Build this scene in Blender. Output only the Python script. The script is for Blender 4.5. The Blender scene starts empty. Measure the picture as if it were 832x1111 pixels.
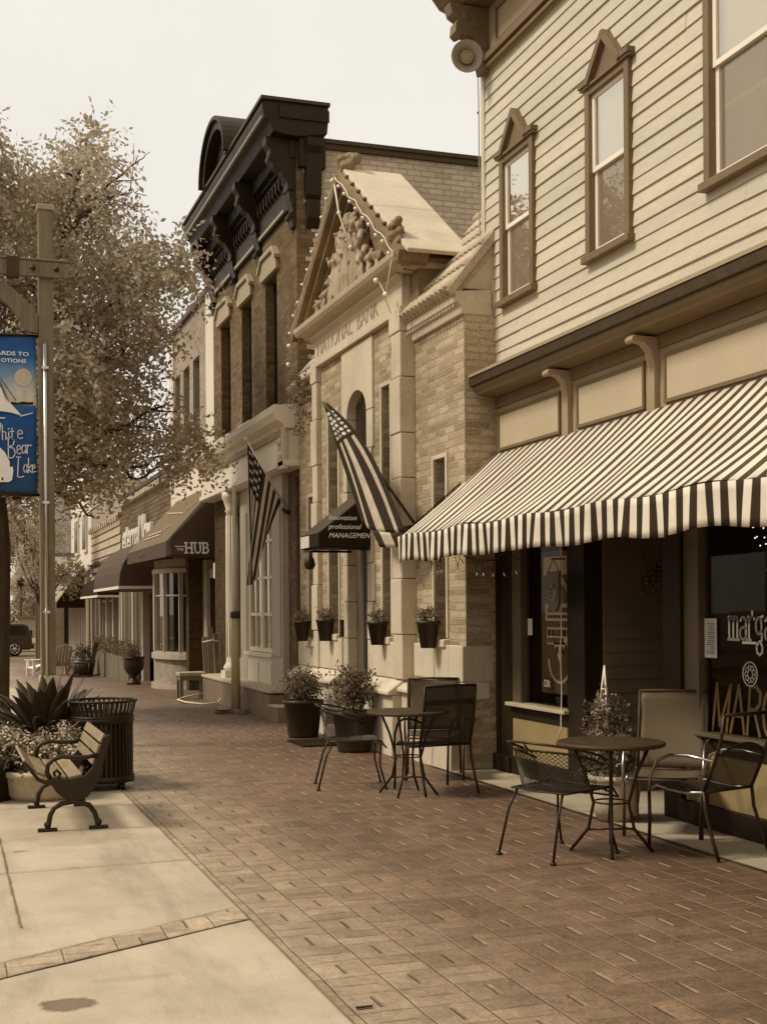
import bpy, bmesh, math, random
import numpy as np
from mathutils import Vector, Matrix
random.seed(7)
S = bpy.context.scene
COL = S.collection
PI = math.pi
# ------------------------------------------------------------------ camera maths (pixel of the 832x1111 photo -> point on a real plane)
F_, CX, CY, EYE = 1400., 416., 661., 1.62
TH, RO = math.atan(476/1400.), math.radians(.4)
cf = Vector((math.sin(TH), math.cos(TH), 0)); cr_ = Vector((math.cos(TH), -math.sin(TH), 0)); cu_ = Vector((0, 0, 1))
cR = math.cos(RO)*cr_ - math.sin(RO)*cu_; cU = math.cos(RO)*cu_ + math.sin(RO)*cr_
def ray(px, py): return cf + (px-CX)/F_*cR + (CY-py)/F_*cU
def onx(px, py, x):
    d = ray(px, py); t = x/d.x; return Vector((x, t*d.y, EYE+t*d.z))
def ony(px, py, y):
    d = ray(px, py); t = y/d.y; return Vector((t*d.x, y, EYE+t*d.z))
def onz(px, py, z=0.):
    d = ray(px, py); t = (z-EYE)/d.z; return Vector((t*d.x, t*d.y, z))
def Yx(px, x, py=650): return onx(px, py, x).y
def gz(y):                                    # the street falls gently towards the far end
    if y < 20: return 0.
    if y > 52: return -.6
    t = (y-20)/32.; return -.6*t*t*(3-2*t)

# ------------------------------------------------------------------ materials
def sep(v, w=1.):                              # the toned palette of the print: deeper brown in the darks, cream in the lights
    s = min(1., (v/.5)**.6); w = min(w, 1.1)
    g = 1-(1-(.62+.225*s))*w; b = 1-(1-(.27+.33*s))*w; r = v/(.2126+.7152*g+.0722*b); return (r, r*g, r*b, 1)
class NT:
    def __init__(s, name):
        s.m = bpy.data.materials.new(name); s.m.use_nodes = True; s.t = s.m.node_tree; s.t.nodes.clear()
        s.out = s.n('ShaderNodeOutputMaterial')
    def n(s, typ, **kw):
        nd = s.t.nodes.new(typ)
        for k, v in kw.items(): setattr(nd, k, v)
        return nd
    def put(s, sock, v):
        if isinstance(v, bpy.types.NodeSocket): s.t.links.new(v, sock)
        elif v is not None: sock.default_value = v
    def math(s, op, a, b=None, c=None, clamp=False):
        nd = s.n('ShaderNodeMath', operation=op); nd.use_clamp = clamp
        s.put(nd.inputs[0], a)
        if b is not None: s.put(nd.inputs[1], b)
        if c is not None: s.put(nd.inputs[2], c)
        return nd.outputs[0]
    def mix(s, f, a, b, mode='MIX'):
        nd = s.n('ShaderNodeMix', data_type='RGBA', blend_type=mode)
        s.put(nd.inputs[0], f); s.put(nd.inputs[6], a); s.put(nd.inputs[7], b); return nd.outputs[2]
    def ramp(s, f, stops):
        nd = s.n('ShaderNodeValToRGB'); e = nd.color_ramp.elements
        while len(e) < len(stops): e.new(.5)
        for el, (p, c) in zip(e, stops):
            el.position = p; el.color = c if not isinstance(c, (int, float)) else (c, c, c, 1)
        s.put(nd.inputs[0], f); return nd.outputs[0]
    def obj(s): return s.n('ShaderNodeTexCoord').outputs['Object']
    def noise(s, vec, scale, detail=4, rough=.6, dist=0):
        nd = s.n('ShaderNodeTexNoise'); s.put(nd.inputs['Vector'], vec); nd.inputs['Scale'].default_value = scale
        nd.inputs['Detail'].default_value = detail; nd.inputs['Roughness'].default_value = rough; nd.inputs['Distortion'].default_value = dist
        return nd.outputs['Fac']
    def scaled(s, vec, sc):
        nd = s.n('ShaderNodeMapping'); s.put(nd.inputs['Vector'], vec); nd.inputs['Scale'].default_value = sc; return nd.outputs[0]
    def bump(s, h, strength=.3, dist=.02):
        nd = s.n('ShaderNodeBump'); s.put(nd.inputs['Height'], h); nd.inputs['Strength'].default_value = strength; nd.inputs['Distance'].default_value = dist
        return nd.outputs[0]
    def bsdf(s, col, rough=.7, metal=0, spec=.5, normal=None, **kw):
        b = s.n('ShaderNodeBsdfPrincipled'); s.put(b.inputs['Base Color'], col); s.put(b.inputs['Roughness'], rough)
        s.put(b.inputs['Metallic'], metal); s.put(b.inputs['Specular IOR Level'], spec); b.inputs['Specular Tint'].default_value = (1, .84, .6, 1)
        if normal is not None: s.put(b.inputs['Normal'], normal)
        s.t.links.new(b.outputs[0], s.out.inputs[0]); return b
    def sepxyz(s, v):
        nd = s.n('ShaderNodeSeparateXYZ'); s.put(nd.inputs[0], v); return nd.outputs
    def comb(s, x, y, z=0.):
        nd = s.n('ShaderNodeCombineXYZ'); s.put(nd.inputs[0], x); s.put(nd.inputs[1], y); s.put(nd.inputs[2], z); return nd.outputs[0]
    def walluv(s):                              # (along the wall, height)
        p = s.sepxyz(s.obj()); g = s.n('ShaderNodeNewGeometry'); nx = s.sepxyz(g.outputs['True Normal'])
        ax = s.math('GREATER_THAN', s.math('ABSOLUTE', nx[0]), .6)
        u = s.math('ADD', s.math('MULTIPLY', p[1], ax), s.math('MULTIPLY', p[0], s.math('SUBTRACT', 1., ax)))
        return s.comb(u, p[2], 0.)
M = {}
def plain(name, v, rough=.6, var=.25, scale=3., bump=.15, spec=.4, metal=0, w=1., stretch=(1, 1, 1), fine=40.):
    n = NT(name); o = n.scaled(n.obj(), stretch); c = v if isinstance(v, tuple) else sep(v, w)
    a = n.noise(o, scale, 6); b = n.noise(o, fine, 3)
    f = n.math('ADD', n.math('MULTIPLY', a, .65), n.math('MULTIPLY', b, .35))
    f = n.ramp(f, [(.3, 1-var), (.7, 1+var)])
    col = n.mix(1., c, f, 'MULTIPLY')
    r = n.math('ADD', n.math('MULTIPLY', a, .25), rough-.12)
    n.bsdf(col, r, metal, spec, n.bump(b, bump, .004)); M[name] = n.m; return n.m
def brick(name, c1, c2, mortar, bw=.21, bh=.072, ms=.009, var=.35, bump=.6, squash=1., rough=.85, stain=.25, off=.5, w=1.):
    n = NT(name); uv = n.walluv()
    wob = n.noise(uv, 9., 2)
    t = n.n('ShaderNodeTexBrick'); t.offset = off; n.put(t.inputs['Vector'], n.mix(.004, uv, n.n('ShaderNodeTexNoise').outputs['Color']))
    t.inputs['Color1'].default_value = sep(c1, w); t.inputs['Color2'].default_value = sep(c2, w); t.inputs['Mortar'].default_value = sep(mortar, w)
    t.inputs['Scale'].default_value = 1; t.inputs['Brick Width'].default_value = bw; t.inputs['Row Height'].default_value = bh
    t.inputs['Mortar Size'].default_value = ms; t.inputs['Mortar Smooth'].default_value = .25; t.inputs['Bias'].default_value = -.1
    big = n.noise(uv, .7, 5); fine = n.noise(uv, 45., 4)
    f = n.math('MULTIPLY', n.ramp(big, [(.3, 1-stain), (.7, 1+stain*.7)]), n.ramp(fine, [(.25, 1-var), (.75, 1+var)]))
    col = n.mix(1., t.outputs['Color'], f, 'MULTIPLY')
    h = n.math('ADD', n.math('MULTIPLY', n.math('SUBTRACT', 1., t.outputs['Fac']), 1.), n.math('MULTIPLY', n.math('ADD', fine, wob), .5))
    n.bsdf(col, rough, 0, .12, n.bump(h, bump, .012)); M[name] = n.m; return n.m
plain('cream_paint', (.515, .455, .33, 1), .55, .2, 1.3, .12, fine=30, stretch=(1, .3, 1.8))
plain('white_trim', .70, .45, .10, 2., .05, w=.7)
plain('taupe_trim', .12, .55, .2, 3., .1, w=1.25)
plain('taupe_light', .26, .5, .15, 2., .08, w=1.1)
plain('tan_panel', .38, .5, .10, 1.5, .05, w=1.1)
plain('ochre_panel', (.27, .19, .082, 1), .55, .15, 2., .1)
plain('black_paint', .012, .6, .35, 4., .1, spec=.25, w=1.3)
plain('brown_jamb', .085, .45, .2, 4., .1)
plain('dark_siding', .13, .5, .2, 2., .1)
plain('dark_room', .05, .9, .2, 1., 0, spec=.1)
plain('cornice_black', .014, .5, .35, 4., .2, spec=.22, w=1.3)
plain('black_metal', .012, .42, .3, 12., .15, spec=.35, w=1.3)
plain('bronze_metal', .035, .5, .35, 8., .2, spec=.3, w=1.4)
plain('chrome', (.5, .47, .42, 1), .3, .1, 8., .0, metal=1.)
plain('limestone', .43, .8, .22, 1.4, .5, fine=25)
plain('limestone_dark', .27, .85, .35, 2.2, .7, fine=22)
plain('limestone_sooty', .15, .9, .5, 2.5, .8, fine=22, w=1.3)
plain('sash_screen', .2, .8, .15, 3., .0)
plain('limestone_white', .46, .75, .2, 2.5, .5, fine=30)
plain('tile_clay', .36, .8, .35, 5., .5)
plain('white_storefront', .56, .5, .12, 1.5, .1, w=.85)
plain('grey_storefront', .30, .5, .15, 2., .1, w=.8)
plain('stone_step', .13, .75, .3, 2., .4)
plain('concrete_cast', .36, .85, .25, 5., .5)
plain('stucco', .55, .85, .12, 1., .3, w=.8)
plain('brown_canvas', (.062, .036, .022, 1), .8, .2, 3., .3)
plain('tan_canvas', .10, .85, .2, 2., .3, w=1.3)
plain('black_canvas', .014, .9, .3, 3., .3, spec=.15, w=1.3)
plain('bench_wood', (.24, .17, .09, 1), .6, .4, 3., .5, stretch=(6, 1, 6), fine=30)
plain('old_timber', (.18, .14, .09, 1), .75, .45, 2.2, .6, stretch=(7, 7, .5), fine=26)
plain('yellow_timber', (.40, .31, .15, 1), .6, .25, 2., .3, stretch=(6, 6, .5))
plain('bark', .045, .95, .6, 4., 1., stretch=(3, 3, .6), fine=20)
plain('soil', .03, .95, .5, 15., 1.)
plain('pot_black', .018, .45, .3, 6., .2)
plain('pot_pale', .40, .75, .3, 5., .4)
plain('paper', .55, .7, .2, 6., .05, w=.7)
plain('ink', .04, .7, .2, 6., .05)
plain('gold_letter', (.30, .235, .12, 1), .4, .2, 6., .05)
plain('letter_white', .78, .5, .05, 6., 0, w=.5)
plain('star_white', .72, .7, .05, 6., 0, w=.6)
plain('flag_dark', .018, .8, .3, 8., .3)
plain('flag_red', (.075, .052, .034, 1), .8, .2, 6., .3)
plain('flag_white', .62, .8, .12, 6., .3, w=.8)
plain('shingle', .42, .8, .2, 3., .3, w=.7)
plain('car_paint', .03, .25, .1, 2., .02, spec=.6)
plain('tyre_rubber', .02, .8, .2, 9., .3)
plain('asphalt', .10, .9, .2, 2., .5)
plain('rope_white', .6, .8, .1, 9., .2)
plain('dark_leaf', .035, .4, .4, 5., .2, stretch=(8, 8, 1))
plain('wood_slat', .32, .7, .25, 2., .3, stretch=(3, .4, 3))
plain('cloth_grey', .30, .9, .2, 5., .3)
def cloth(name, v):
    n = NT(name); c = n.mix(1., sep(v, .8), n.ramp(n.noise(n.obj(), 6., 4), [(.3, .82), (.7, 1.1)]), 'MULTIPLY')
    d = n.bsdf(c, .85, 0, .15, n.bump(n.noise(n.obj(), 9., 3), .4, .02)); tr = n.n('ShaderNodeBsdfTranslucent'); n.put(tr.inputs[0], c)
    mx = n.n('ShaderNodeMixShader'); mx.inputs[0].default_value = .4
    n.t.links.new(d.outputs[0], mx.inputs[1]); n.t.links.new(tr.outputs[0], mx.inputs[2]); n.t.links.new(mx.outputs[0], n.out.inputs[0]); M[name] = n.m
cloth('flag_white', .74); cloth('flag_red', .06)
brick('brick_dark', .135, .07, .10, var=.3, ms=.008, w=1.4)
brick('brick_party', .46, .34, .30, .24, .085, .012, var=.3)
brick('brick_bank', .37, .19, .30, .26, .076, .011, var=.45, bump=1., off=.37, w=1.15)
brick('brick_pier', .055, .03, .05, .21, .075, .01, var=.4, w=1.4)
brick('brick_small', .13, .085, .07, .6, .11, .02, var=.3)
brick('brick_tan', .30, .21, .26, var=.3, w=.85)
def foliage(name, lo, hi, trans=.35):
    n = NT(name); g = n.n('ShaderNodeNewGeometry')
    c = n.ramp(g.outputs['Random Per Island'], [(0., sep(lo)), (.55, sep((lo+hi)/2)), (1., sep(hi))])
    d = n.bsdf(c, .55, 0, .3); tr = n.n('ShaderNodeBsdfTranslucent'); n.put(tr.inputs[0], c)
    mx = n.n('ShaderNodeMixShader'); mx.inputs[0].default_value = trans
    n.t.links.new(d.outputs[0], mx.inputs[1]); n.t.links.new(tr.outputs[0], mx.inputs[2]); n.t.links.new(mx.outputs[0], n.out.inputs[0])
    M[name] = n.m
foliage('leaf_tree', .25, .50, .45); foliage('leaf_far', .20, .42); foliage('leaf_shrub', .05, .22, .25); foliage('leaf_dark', .02, .07, .2)
foliage('petal', .5, .85, .3)
def glass(name, tint, gloss, gcol=.9):
    n = NT(name); tr = n.n('ShaderNodeBsdfTransparent'); tr.inputs[0].default_value = sep(tint, .3)
    gl = n.n('ShaderNodeBsdfGlossy'); gl.inputs['Roughness'].default_value = .015; gl.inputs[0].default_value = (gcol, gcol*.95, gcol*.84, 1)
    n.t.links.new(n.bump(n.noise(n.obj(), 1.6, 1), .02, .05), gl.inputs['Normal'])
    lw = n.n('ShaderNodeLayerWeight'); lw.inputs['Blend'].default_value = .5
    f = n.math('MULTIPLY', n.math('ADD', n.math('MULTIPLY', n.math('POWER', lw.outputs['Facing'], 5.), .95), .045), gloss, clamp=True)
    mx = n.n('ShaderNodeMixShader'); n.put(mx.inputs[0], f)
    n.t.links.new(tr.outputs[0], mx.inputs[1]); n.t.links.new(gl.outputs[0], mx.inputs[2]); n.t.links.new(mx.outputs[0], n.out.inputs[0]); M[name] = n.m
glass('shop_glass', .85, .2); glass('sash_glass', .9, 7.); glass('far_glass', .25, 2.2)
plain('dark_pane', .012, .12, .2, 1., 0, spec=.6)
def mesh_sling(name, v, op):
    n = NT(name); o = n.obj(); b = n.bsdf(sep(v), .6, 0, .3)
    tr = n.n('ShaderNodeBsdfTransparent'); mx = n.n('ShaderNodeMixShader'); mx.inputs[0].default_value = op
    n.t.links.new(tr.outputs[0], mx.inputs[1]); n.t.links.new(b.outputs[0], mx.inputs[2]); n.t.links.new(mx.outputs[0], n.out.inputs[0]); M[name] = n.m
mesh_sling('sling_dark', .03, .66); mesh_sling('sling_light', .085, .95); mesh_sling('window_screen', .26, .42)
def stripes(name, dark, light, period, duty):
    n = NT(name); p = n.sepxyz(n.obj()); wob = n.noise(n.obj(), 1.3, 2)
    f = n.math('FRACT', n.math('DIVIDE', n.math('ADD', p[1], n.math('MULTIPLY', wob, .02)), period))
    s = n.math('SUBTRACT', f, .5); s = n.math('ABSOLUTE', s)
    k = n.ramp(n.math('MULTIPLY', s, 2.), [(duty-.04, 0.), (duty+.04, 1.)])
    grime = n.ramp(n.noise(n.scaled(n.obj(), (1, .6, 1)), 2.2, 5), [(.3, .82), (.7, 1.08)])
    c = n.mix(1., n.mix(k, sep(dark), sep(light, .85)), grime, 'MULTIPLY')
    n.bsdf(c, .8, 0, .25, n.bump(n.math('ADD', n.noise(n.scaled(n.obj(), (.35, 1, .35)), 4.5, 4), n.math('MULTIPLY', n.noise(n.obj(), 120., 2), .02)), .8, .03)); M[name] = n.m
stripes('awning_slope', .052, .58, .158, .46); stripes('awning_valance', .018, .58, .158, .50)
stripes('far_stripe', .10, .45, .5, .5)
# ground materials
def pavers(name='brick_pavers', k=1.):
    n = NT(name); o = n.obj(); p = n.sepxyz(o); s = .26
    wx = n.math('MULTIPLY', n.math('SUBTRACT', n.noise(o, 1.1, 2), .5), .035)
    wy = n.math('MULTIPLY', n.math('SUBTRACT', n.noise(n.scaled(o, (1, 1, 7)), 2.3, 2), .5), .03)
    a = n.math('DIVIDE', n.math('ADD', p[0], wx), s); b = n.math('DIVIDE', n.math('ADD', p[1], wy), s)
    ia = n.math('FLOOR', a); ib = n.math('FLOOR', b); fa = n.math('FRACT', a); fb = n.math('FRACT', b)
    par = n.math('MODULO', n.math('ABSOLUTE', n.math('ADD', ia, ib)), 2.)
    c = n.math('ADD', n.math('MULTIPLY', fa, par), n.math('MULTIPLY', fb, n.math('SUBTRACT', 1., par)))
    ea = n.math('SUBTRACT', .5, n.math('ABSOLUTE', n.math('SUBTRACT', fa, .5)))
    eb = n.math('SUBTRACT', .5, n.math('ABSOLUTE', n.math('SUBTRACT', fb, .5)))
    em = n.math('ABSOLUTE', n.math('SUBTRACT', c, .5))
    al = n.math('ADD', n.math('MULTIPLY', fb, par), n.math('MULTIPLY', fa, n.math('SUBTRACT', 1., par)))
    mid_ok = n.math('GREATER_THAN', n.math('ABSOLUTE', n.math('SUBTRACT', al, .5)), .30)
    em = n.math('ADD', n.math('ADD', n.math('SUBTRACT', em, .008), mid_ok), n.math('MULTIPLY', n.math('SUBTRACT', 1., par), .022))
    jx = n.math('MULTIPLY', n.ramp(n.math('MINIMUM', eb, n.math('ADD', n.math('ABSOLUTE', n.math('SUBTRACT', fb, .5)), par)), [(.010, 1.), (.036, 0.)]), .42)
    jt = n.ramp(em, [(.016, 1.), (.046, 0.)]); jl = n.math('MULTIPLY', n.ramp(n.math('MINIMUM', ea, n.math('ADD', n.math('MULTIPLY', eb, 2.2), .006)), [(.008, 1.), (.030, 0.)]), .62)
    j = n.math('MAXIMUM', n.math('MAXIMUM', jt, jl), jx)
    wn = n.n('ShaderNodeTexWhiteNoise', noise_dimensions='3D')
    n.put(wn.inputs['Vector'], n.comb(ia, ib, n.math('FLOOR', n.math('MULTIPLY', c, 2.))))
    bid = wn.outputs['Value']
    big = n.noise(n.scaled(o, (.8, .35, 1)), 1.1, 5, .6); fine = n.noise(o, 70., 4); mid = n.noise(o, 5.5, 5, .65)
    grad = n.ramp(n.math('DIVIDE', p[0], 5.), [(.3, (.375*k, .28*k, .178*k, 1)), (.52, (.212*k, .132*k, .078*k, 1)), (.92, (.128*k, .072*k, .041*k, 1))])   # painted shade: paler on the traffic side, darker and redder under the shop fronts
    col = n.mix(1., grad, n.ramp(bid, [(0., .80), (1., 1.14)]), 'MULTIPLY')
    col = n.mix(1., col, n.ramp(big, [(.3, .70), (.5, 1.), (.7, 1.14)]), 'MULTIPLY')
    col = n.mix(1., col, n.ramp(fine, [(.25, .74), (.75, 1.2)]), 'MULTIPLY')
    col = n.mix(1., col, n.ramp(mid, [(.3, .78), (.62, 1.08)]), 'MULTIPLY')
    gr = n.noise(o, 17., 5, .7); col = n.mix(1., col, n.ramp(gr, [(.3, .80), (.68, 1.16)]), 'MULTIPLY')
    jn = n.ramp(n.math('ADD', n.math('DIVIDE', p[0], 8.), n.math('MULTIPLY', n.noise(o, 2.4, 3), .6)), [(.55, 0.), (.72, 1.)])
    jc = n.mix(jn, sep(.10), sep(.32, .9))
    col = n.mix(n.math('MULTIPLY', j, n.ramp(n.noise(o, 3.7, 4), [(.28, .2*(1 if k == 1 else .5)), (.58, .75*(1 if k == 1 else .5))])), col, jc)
    r = n.math('ADD', n.math('MULTIPLY', big, -.6), .76, clamp=True)
    r = n.math('ADD', r, n.math('MULTIPLY', fine, .08))
    h = n.math('ADD', n.math('SUBTRACT', 1., n.math('MULTIPLY', j, 1.)), n.math('ADD', n.math('MULTIPLY', bid, .3), n.math('MULTIPLY', fine, .4)))
    n.bsdf(col, r, 0, .45, n.bump(n.math('ADD', h, n.math('MULTIPLY', gr, .5)), .9, .012)); M[name] = n.m
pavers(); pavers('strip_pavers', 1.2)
def conc(name, v, puddles=()):
    n = NT(name); o = n.obj(); p = n.sepxyz(o)
    big = n.noise(o, .9, 6, .65); mid = n.noise(n.scaled(o, (1, .5, 1)), 2.6, 4); fine = n.noise(o, 90., 4)
    col = n.mix(1., sep(v), n.ramp(big, [(.3, .78), (.52, 1.), (.75, 1.12)]), 'MULTIPLY')
    col = n.mix(1., col, n.ramp(mid, [(.3, .88), (.65, 1.05)]), 'MULTIPLY')
    col = n.mix(1., col, n.ramp(fine, [(.25, .80), (.75, 1.12)]), 'MULTIPLY')
    sp = n.noise(o, 230., 2); col = n.mix(1., col, n.ramp(sp, [(.30, .72), (.42, 1.)]), 'MULTIPLY')
    st_ = n.noise(n.scaled(o, (1.3, .25, 1)), 1.7, 6, .7); col = n.mix(1., col, n.ramp(st_, [(.36, .80), (.5, 1.)]), 'MULTIPLY')
    wet = None
    wob = n.math('MULTIPLY', n.math('SUBTRACT', n.noise(o, 7., 5), .5), 1.3)
    for (x, y, rx, ry, k) in puddles:
        dx = n.math('DIVIDE', n.math('SUBTRACT', p[0], x), rx); dy = n.math('DIVIDE', n.math('SUBTRACT', p[1], y), ry)
        d = n.math('ADD', n.math('SQRT', n.math('ADD', n.math('MULTIPLY', dx, dx), n.math('MULTIPLY', dy, dy))), wob)
        w = n.math('MULTIPLY', n.ramp(d, [(.78, 1.), (1.12, 0.)]), k)
        wet = w if wet is None else n.math('MAXIMUM', wet, w)
    rough = n.math('ADD', n.math('MULTIPLY', mid, .2), .6)
    if wet is not None:
        col = n.mix(1., col, n.mix(wet, (1, 1, 1, 1), (.33, .28, .21, 1)), 'MULTIPLY')
        rough = n.math('SUBTRACT', rough, n.math('MULTIPLY', wet, .55))
    n.bsdf(col, rough, 0, .4, n.bump(n.math('ADD', n.math('MULTIPLY', fine, .4), mid), .2, .006)); M[name] = n.m
conc('concrete_walk', .40, [(.47, 5.46, .14, .10, .8), (.48, 9.05, .07, .05, .5), (.9, 9.5, .45, .4, .2), (.80, 5.75, .2, .05, .16)])
conc('concrete_edge', .34)
def bannermat():
    n = NT('banner_blue'); p = n.sepxyz(n.obj()); f = n.noise(n.obj(), 9., 4)
    t = n.math('SUBTRACT', p[2], 3.013)
    c = n.ramp(n.math('DIVIDE', t, 1.90), [(0., (.022, .055, .11, 1)), (.12, (.014, .065, .17, 1)), (.5, (.012, .085, .26, 1)), (.555, (.03, .13, .33, 1)), (.565, (.66, .58, .42, 1)), (.66, (.52, .51, .45, 1)), (.75, (.18, .29, .42, 1)), (.86, (.02, .11, .33, 1)), (1., (.012, .06, .19, 1))])
    c = n.mix(1., c, n.ramp(f, [(.3, .85), (.7, 1.12)]), 'MULTIPLY')
    n.bsdf(c, .7, 0, .3); M['banner_blue'] = n.m
bannermat()
# ------------------------------------------------------------------ mesh building
SPLIT = {'quoins', 'jamb', 'stone_band', 'pilaster', 'plinth_cap', 'plinth', 'wing_cornice', 'cornice_bead', 'post', 'cross_rail', 'storefront_frame', 'rod', 'weight', 'hoops', 'shop_front', 'stall_riser', 'entablature', 'door_surround', 'carved_band', 'mount', 'frieze_moulding', 'bulbs', 'bay_base'}
class MB:
    def __init__(s): s.v = []; s.f = []; s.mi = []; s.sm = []
    def face(s, pts, mi=0, sm=False):
        k = len(s.v); s.v += [tuple(p) for p in pts]; s.f.append(tuple(range(k, k+len(pts)))); s.mi.append(mi); s.sm.append(sm)
    def box(s, x0, x1, y0, y1, z0, z1, mi=0):
        if x0 > x1: x0, x1 = x1, x0
        if y0 > y1: y0, y1 = y1, y0
        if z0 > z1: z0, z1 = z1, z0
        k = len(s.v); s.v += [(x, y, z) for x in (x0, x1) for y in (y0, y1) for z in (z0, z1)]
        for q in ((0, 1, 3, 2), (4, 6, 7, 5), (0, 4, 5, 1), (2, 3, 7, 6), (0, 2, 6, 4), (1, 5, 7, 3)):
            s.f.append(tuple(k+i for i in q)); s.mi.append(mi); s.sm.append(False)
        return s
    def obox(s, c, dx, dy, dz, mi=0):           # oriented box from centre and three half vectors
        c, dx, dy, dz = map(Vector, (c, dx, dy, dz)); k = len(s.v)
        s.v += [tuple(c+a*dx+b*dy+e*dz) for a in (-1, 1) for b in (-1, 1) for e in (-1, 1)]
        for q in ((0, 1, 3, 2), (4, 6, 7, 5), (0, 4, 5, 1), (2, 3, 7, 6), (0, 2, 6, 4), (1, 5, 7, 3)):
            s.f.append(tuple(k+i for i in q)); s.mi.append(mi); s.sm.append(False)
        return s
    def prism(s, poly, axis, a0, a1, mi=0, sm=False):
        n = len(poly); k = len(s.v)
        def P(p, a):
            if axis == 'x': return (a, p[0], p[1])
            if axis == 'y': return (p[0], a, p[1])
            return (p[0], p[1], a)
        s.v += [P(p, a0) for p in poly]+[P(p, a1) for p in poly]
        s.f.append(tuple(range(k, k+n))); s.f.append(tuple(range(k+n, k+2*n))); s.mi += [mi, mi]; s.sm += [False, False]
        for i in range(n):
            j = (i+1) % n; s.f.append((k+i, k+j, k+n+j, k+n+i)); s.mi.append(mi); s.sm.append(sm)
        return s
    def tube(s, pts, r, n=8, mi=0, closed=False, flat=1.):
        pts = [Vector(p) for p in pts]; m = len(pts); k = len(s.v)
        rs = r if isinstance(r, (list, tuple)) else [r]*m
        up = None
        for i, p in enumerate(pts):
            if closed: t = pts[(i+1) % m]-pts[i-1]
            else: t = pts[min(i+1, m-1)]-pts[max(i-1, 0)]
            if t.length < 1e-9: t = Vector((0, 0, 1))
            t.normalize()
            if up is None:
                up = Vector((0, 0, 1)) if abs(t.z) < .9 else Vector((1, 0, 0))
            a = (up-t*up.dot(t))
            if a.length < 1e-6: a = t.orthogonal()
            a.normalize(); b = t.cross(a); up = a
            for j in range(n):
                th = 2*PI*j/n; s.v.append(tuple(p+rs[i]*(math.cos(th)*a*flat+math.sin(th)*b)))
        for i in range(m if closed else m-1):
            for j in range(n):
                i2 = (i+1) % m; s.f.append((k+i*n+j, k+i*n+(j+1) % n, k+i2*n+(j+1) % n, k+i2*n+j)); s.mi.append(mi); s.sm.append(n > 4)
        if not closed:
            s.f.append(tuple(k+j for j in range(n))); s.f.append(tuple(k+(m-1)*n+j for j in range(n))); s.mi += [mi, mi]; s.sm += [False, False]
        return s
    def lathe(s, prof, c=(0, 0, 0), n=28, mi=0, sm=True, ax='z'):
        k = len(s.v); m = len(prof); c = Vector(c)
        for (r, z) in prof:
            for j in range(n):
                th = 2*PI*j/n; q = (r*math.cos(th), r*math.sin(th), z)
                if ax == 'x': q = (q[2], q[0], q[1])
                if ax == 'y': q = (q[0], q[2], q[1])
                s.v.append(tuple(c+Vector(q)))
        for i in range(m-1):
            for j in range(n):
                s.f.append((k+i*n+j, k+i*n+(j+1) % n, k+(i+1)*n+(j+1) % n, k+(i+1)*n+j)); s.mi.append(mi); s.sm.append(sm)
        for i, e in ((0, 0), (m-1, 1)):
            if prof[i][0] > 1e-5: s.f.append(tuple(k+i*n+j for j in range(n))); s.mi.append(mi); s.sm.append(False)
        return s
    def ball(s, c, r, n=10, mi=0, sc=(1, 1, 1), rot=None):
        k = len(s.v); m = n//2+1; c = Vector(c)
        for i in range(m):
            ph = PI*i/(m-1)
            for j in range(n):
                th = 2*PI*j/n; q = Vector((r*sc[0]*math.sin(ph)*math.cos(th), r*sc[1]*math.sin(ph)*math.sin(th), r*sc[2]*math.cos(ph)))
                if rot is not None: q = rot @ q
                s.v.append(tuple(c+q))
        for i in range(m-1):
            for j in range(n):
                s.f.append((k+i*n+j, k+i*n+(j+1) % n, k+(i+1)*n+(j+1) % n, k+(i+1)*n+j)); s.mi.append(mi); s.sm.append(True)
        return s
    def wall_x(s, x, y0, y1, z0, z1, ops=(), depth=.25, mi=0, rmi=None):     # street wall with real openings and their reveals
        ys = sorted({y0, y1, *[q for o in ops for q in o[:2] if y0 < q < y1]}); zs = sorted({z0, z1, *[q for o in ops for q in o[2:4] if z0 < q < z1]})
        for a, b in zip(ys, ys[1:]):
            for c, d in zip(zs, zs[1:]):
                ym, zm = (a+b)/2, (c+d)/2
                if any(o[0] < ym < o[1] and o[2] < zm < o[3] for o in ops): continue
                s.face([(x, a, c), (x, b, c), (x, b, d), (x, a, d)], mi)
        rm = mi if rmi is None else rmi
        for o in ops:
            a, b, c, d = o[:4]
            for q in (((a, c), (a, d)), ((a, d), (b, d)), ((b, d), (b, c)), ((b, c), (a, c))):
                (p0, q0), (p1, q1) = q
                s.face([(x, p0, q0), (x, p1, q1), (x+depth, p1, q1), (x+depth, p0, q0)], rm)
        return s
    def grid(s, fn, nu, nv, mif=None, sm=True):
        k = len(s.v)
        for i in range(nu+1):
            for j in range(nv+1): s.v.append(tuple(fn(i/nu, j/nv)))
        for i in range(nu):
            for j in range(nv):
                a = k+i*(nv+1)+j; s.f.append((a, a+nv+1, a+nv+2, a+1)); s.mi.append(mif(i, j) if mif else 0); s.sm.append(sm)
        return s
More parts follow.
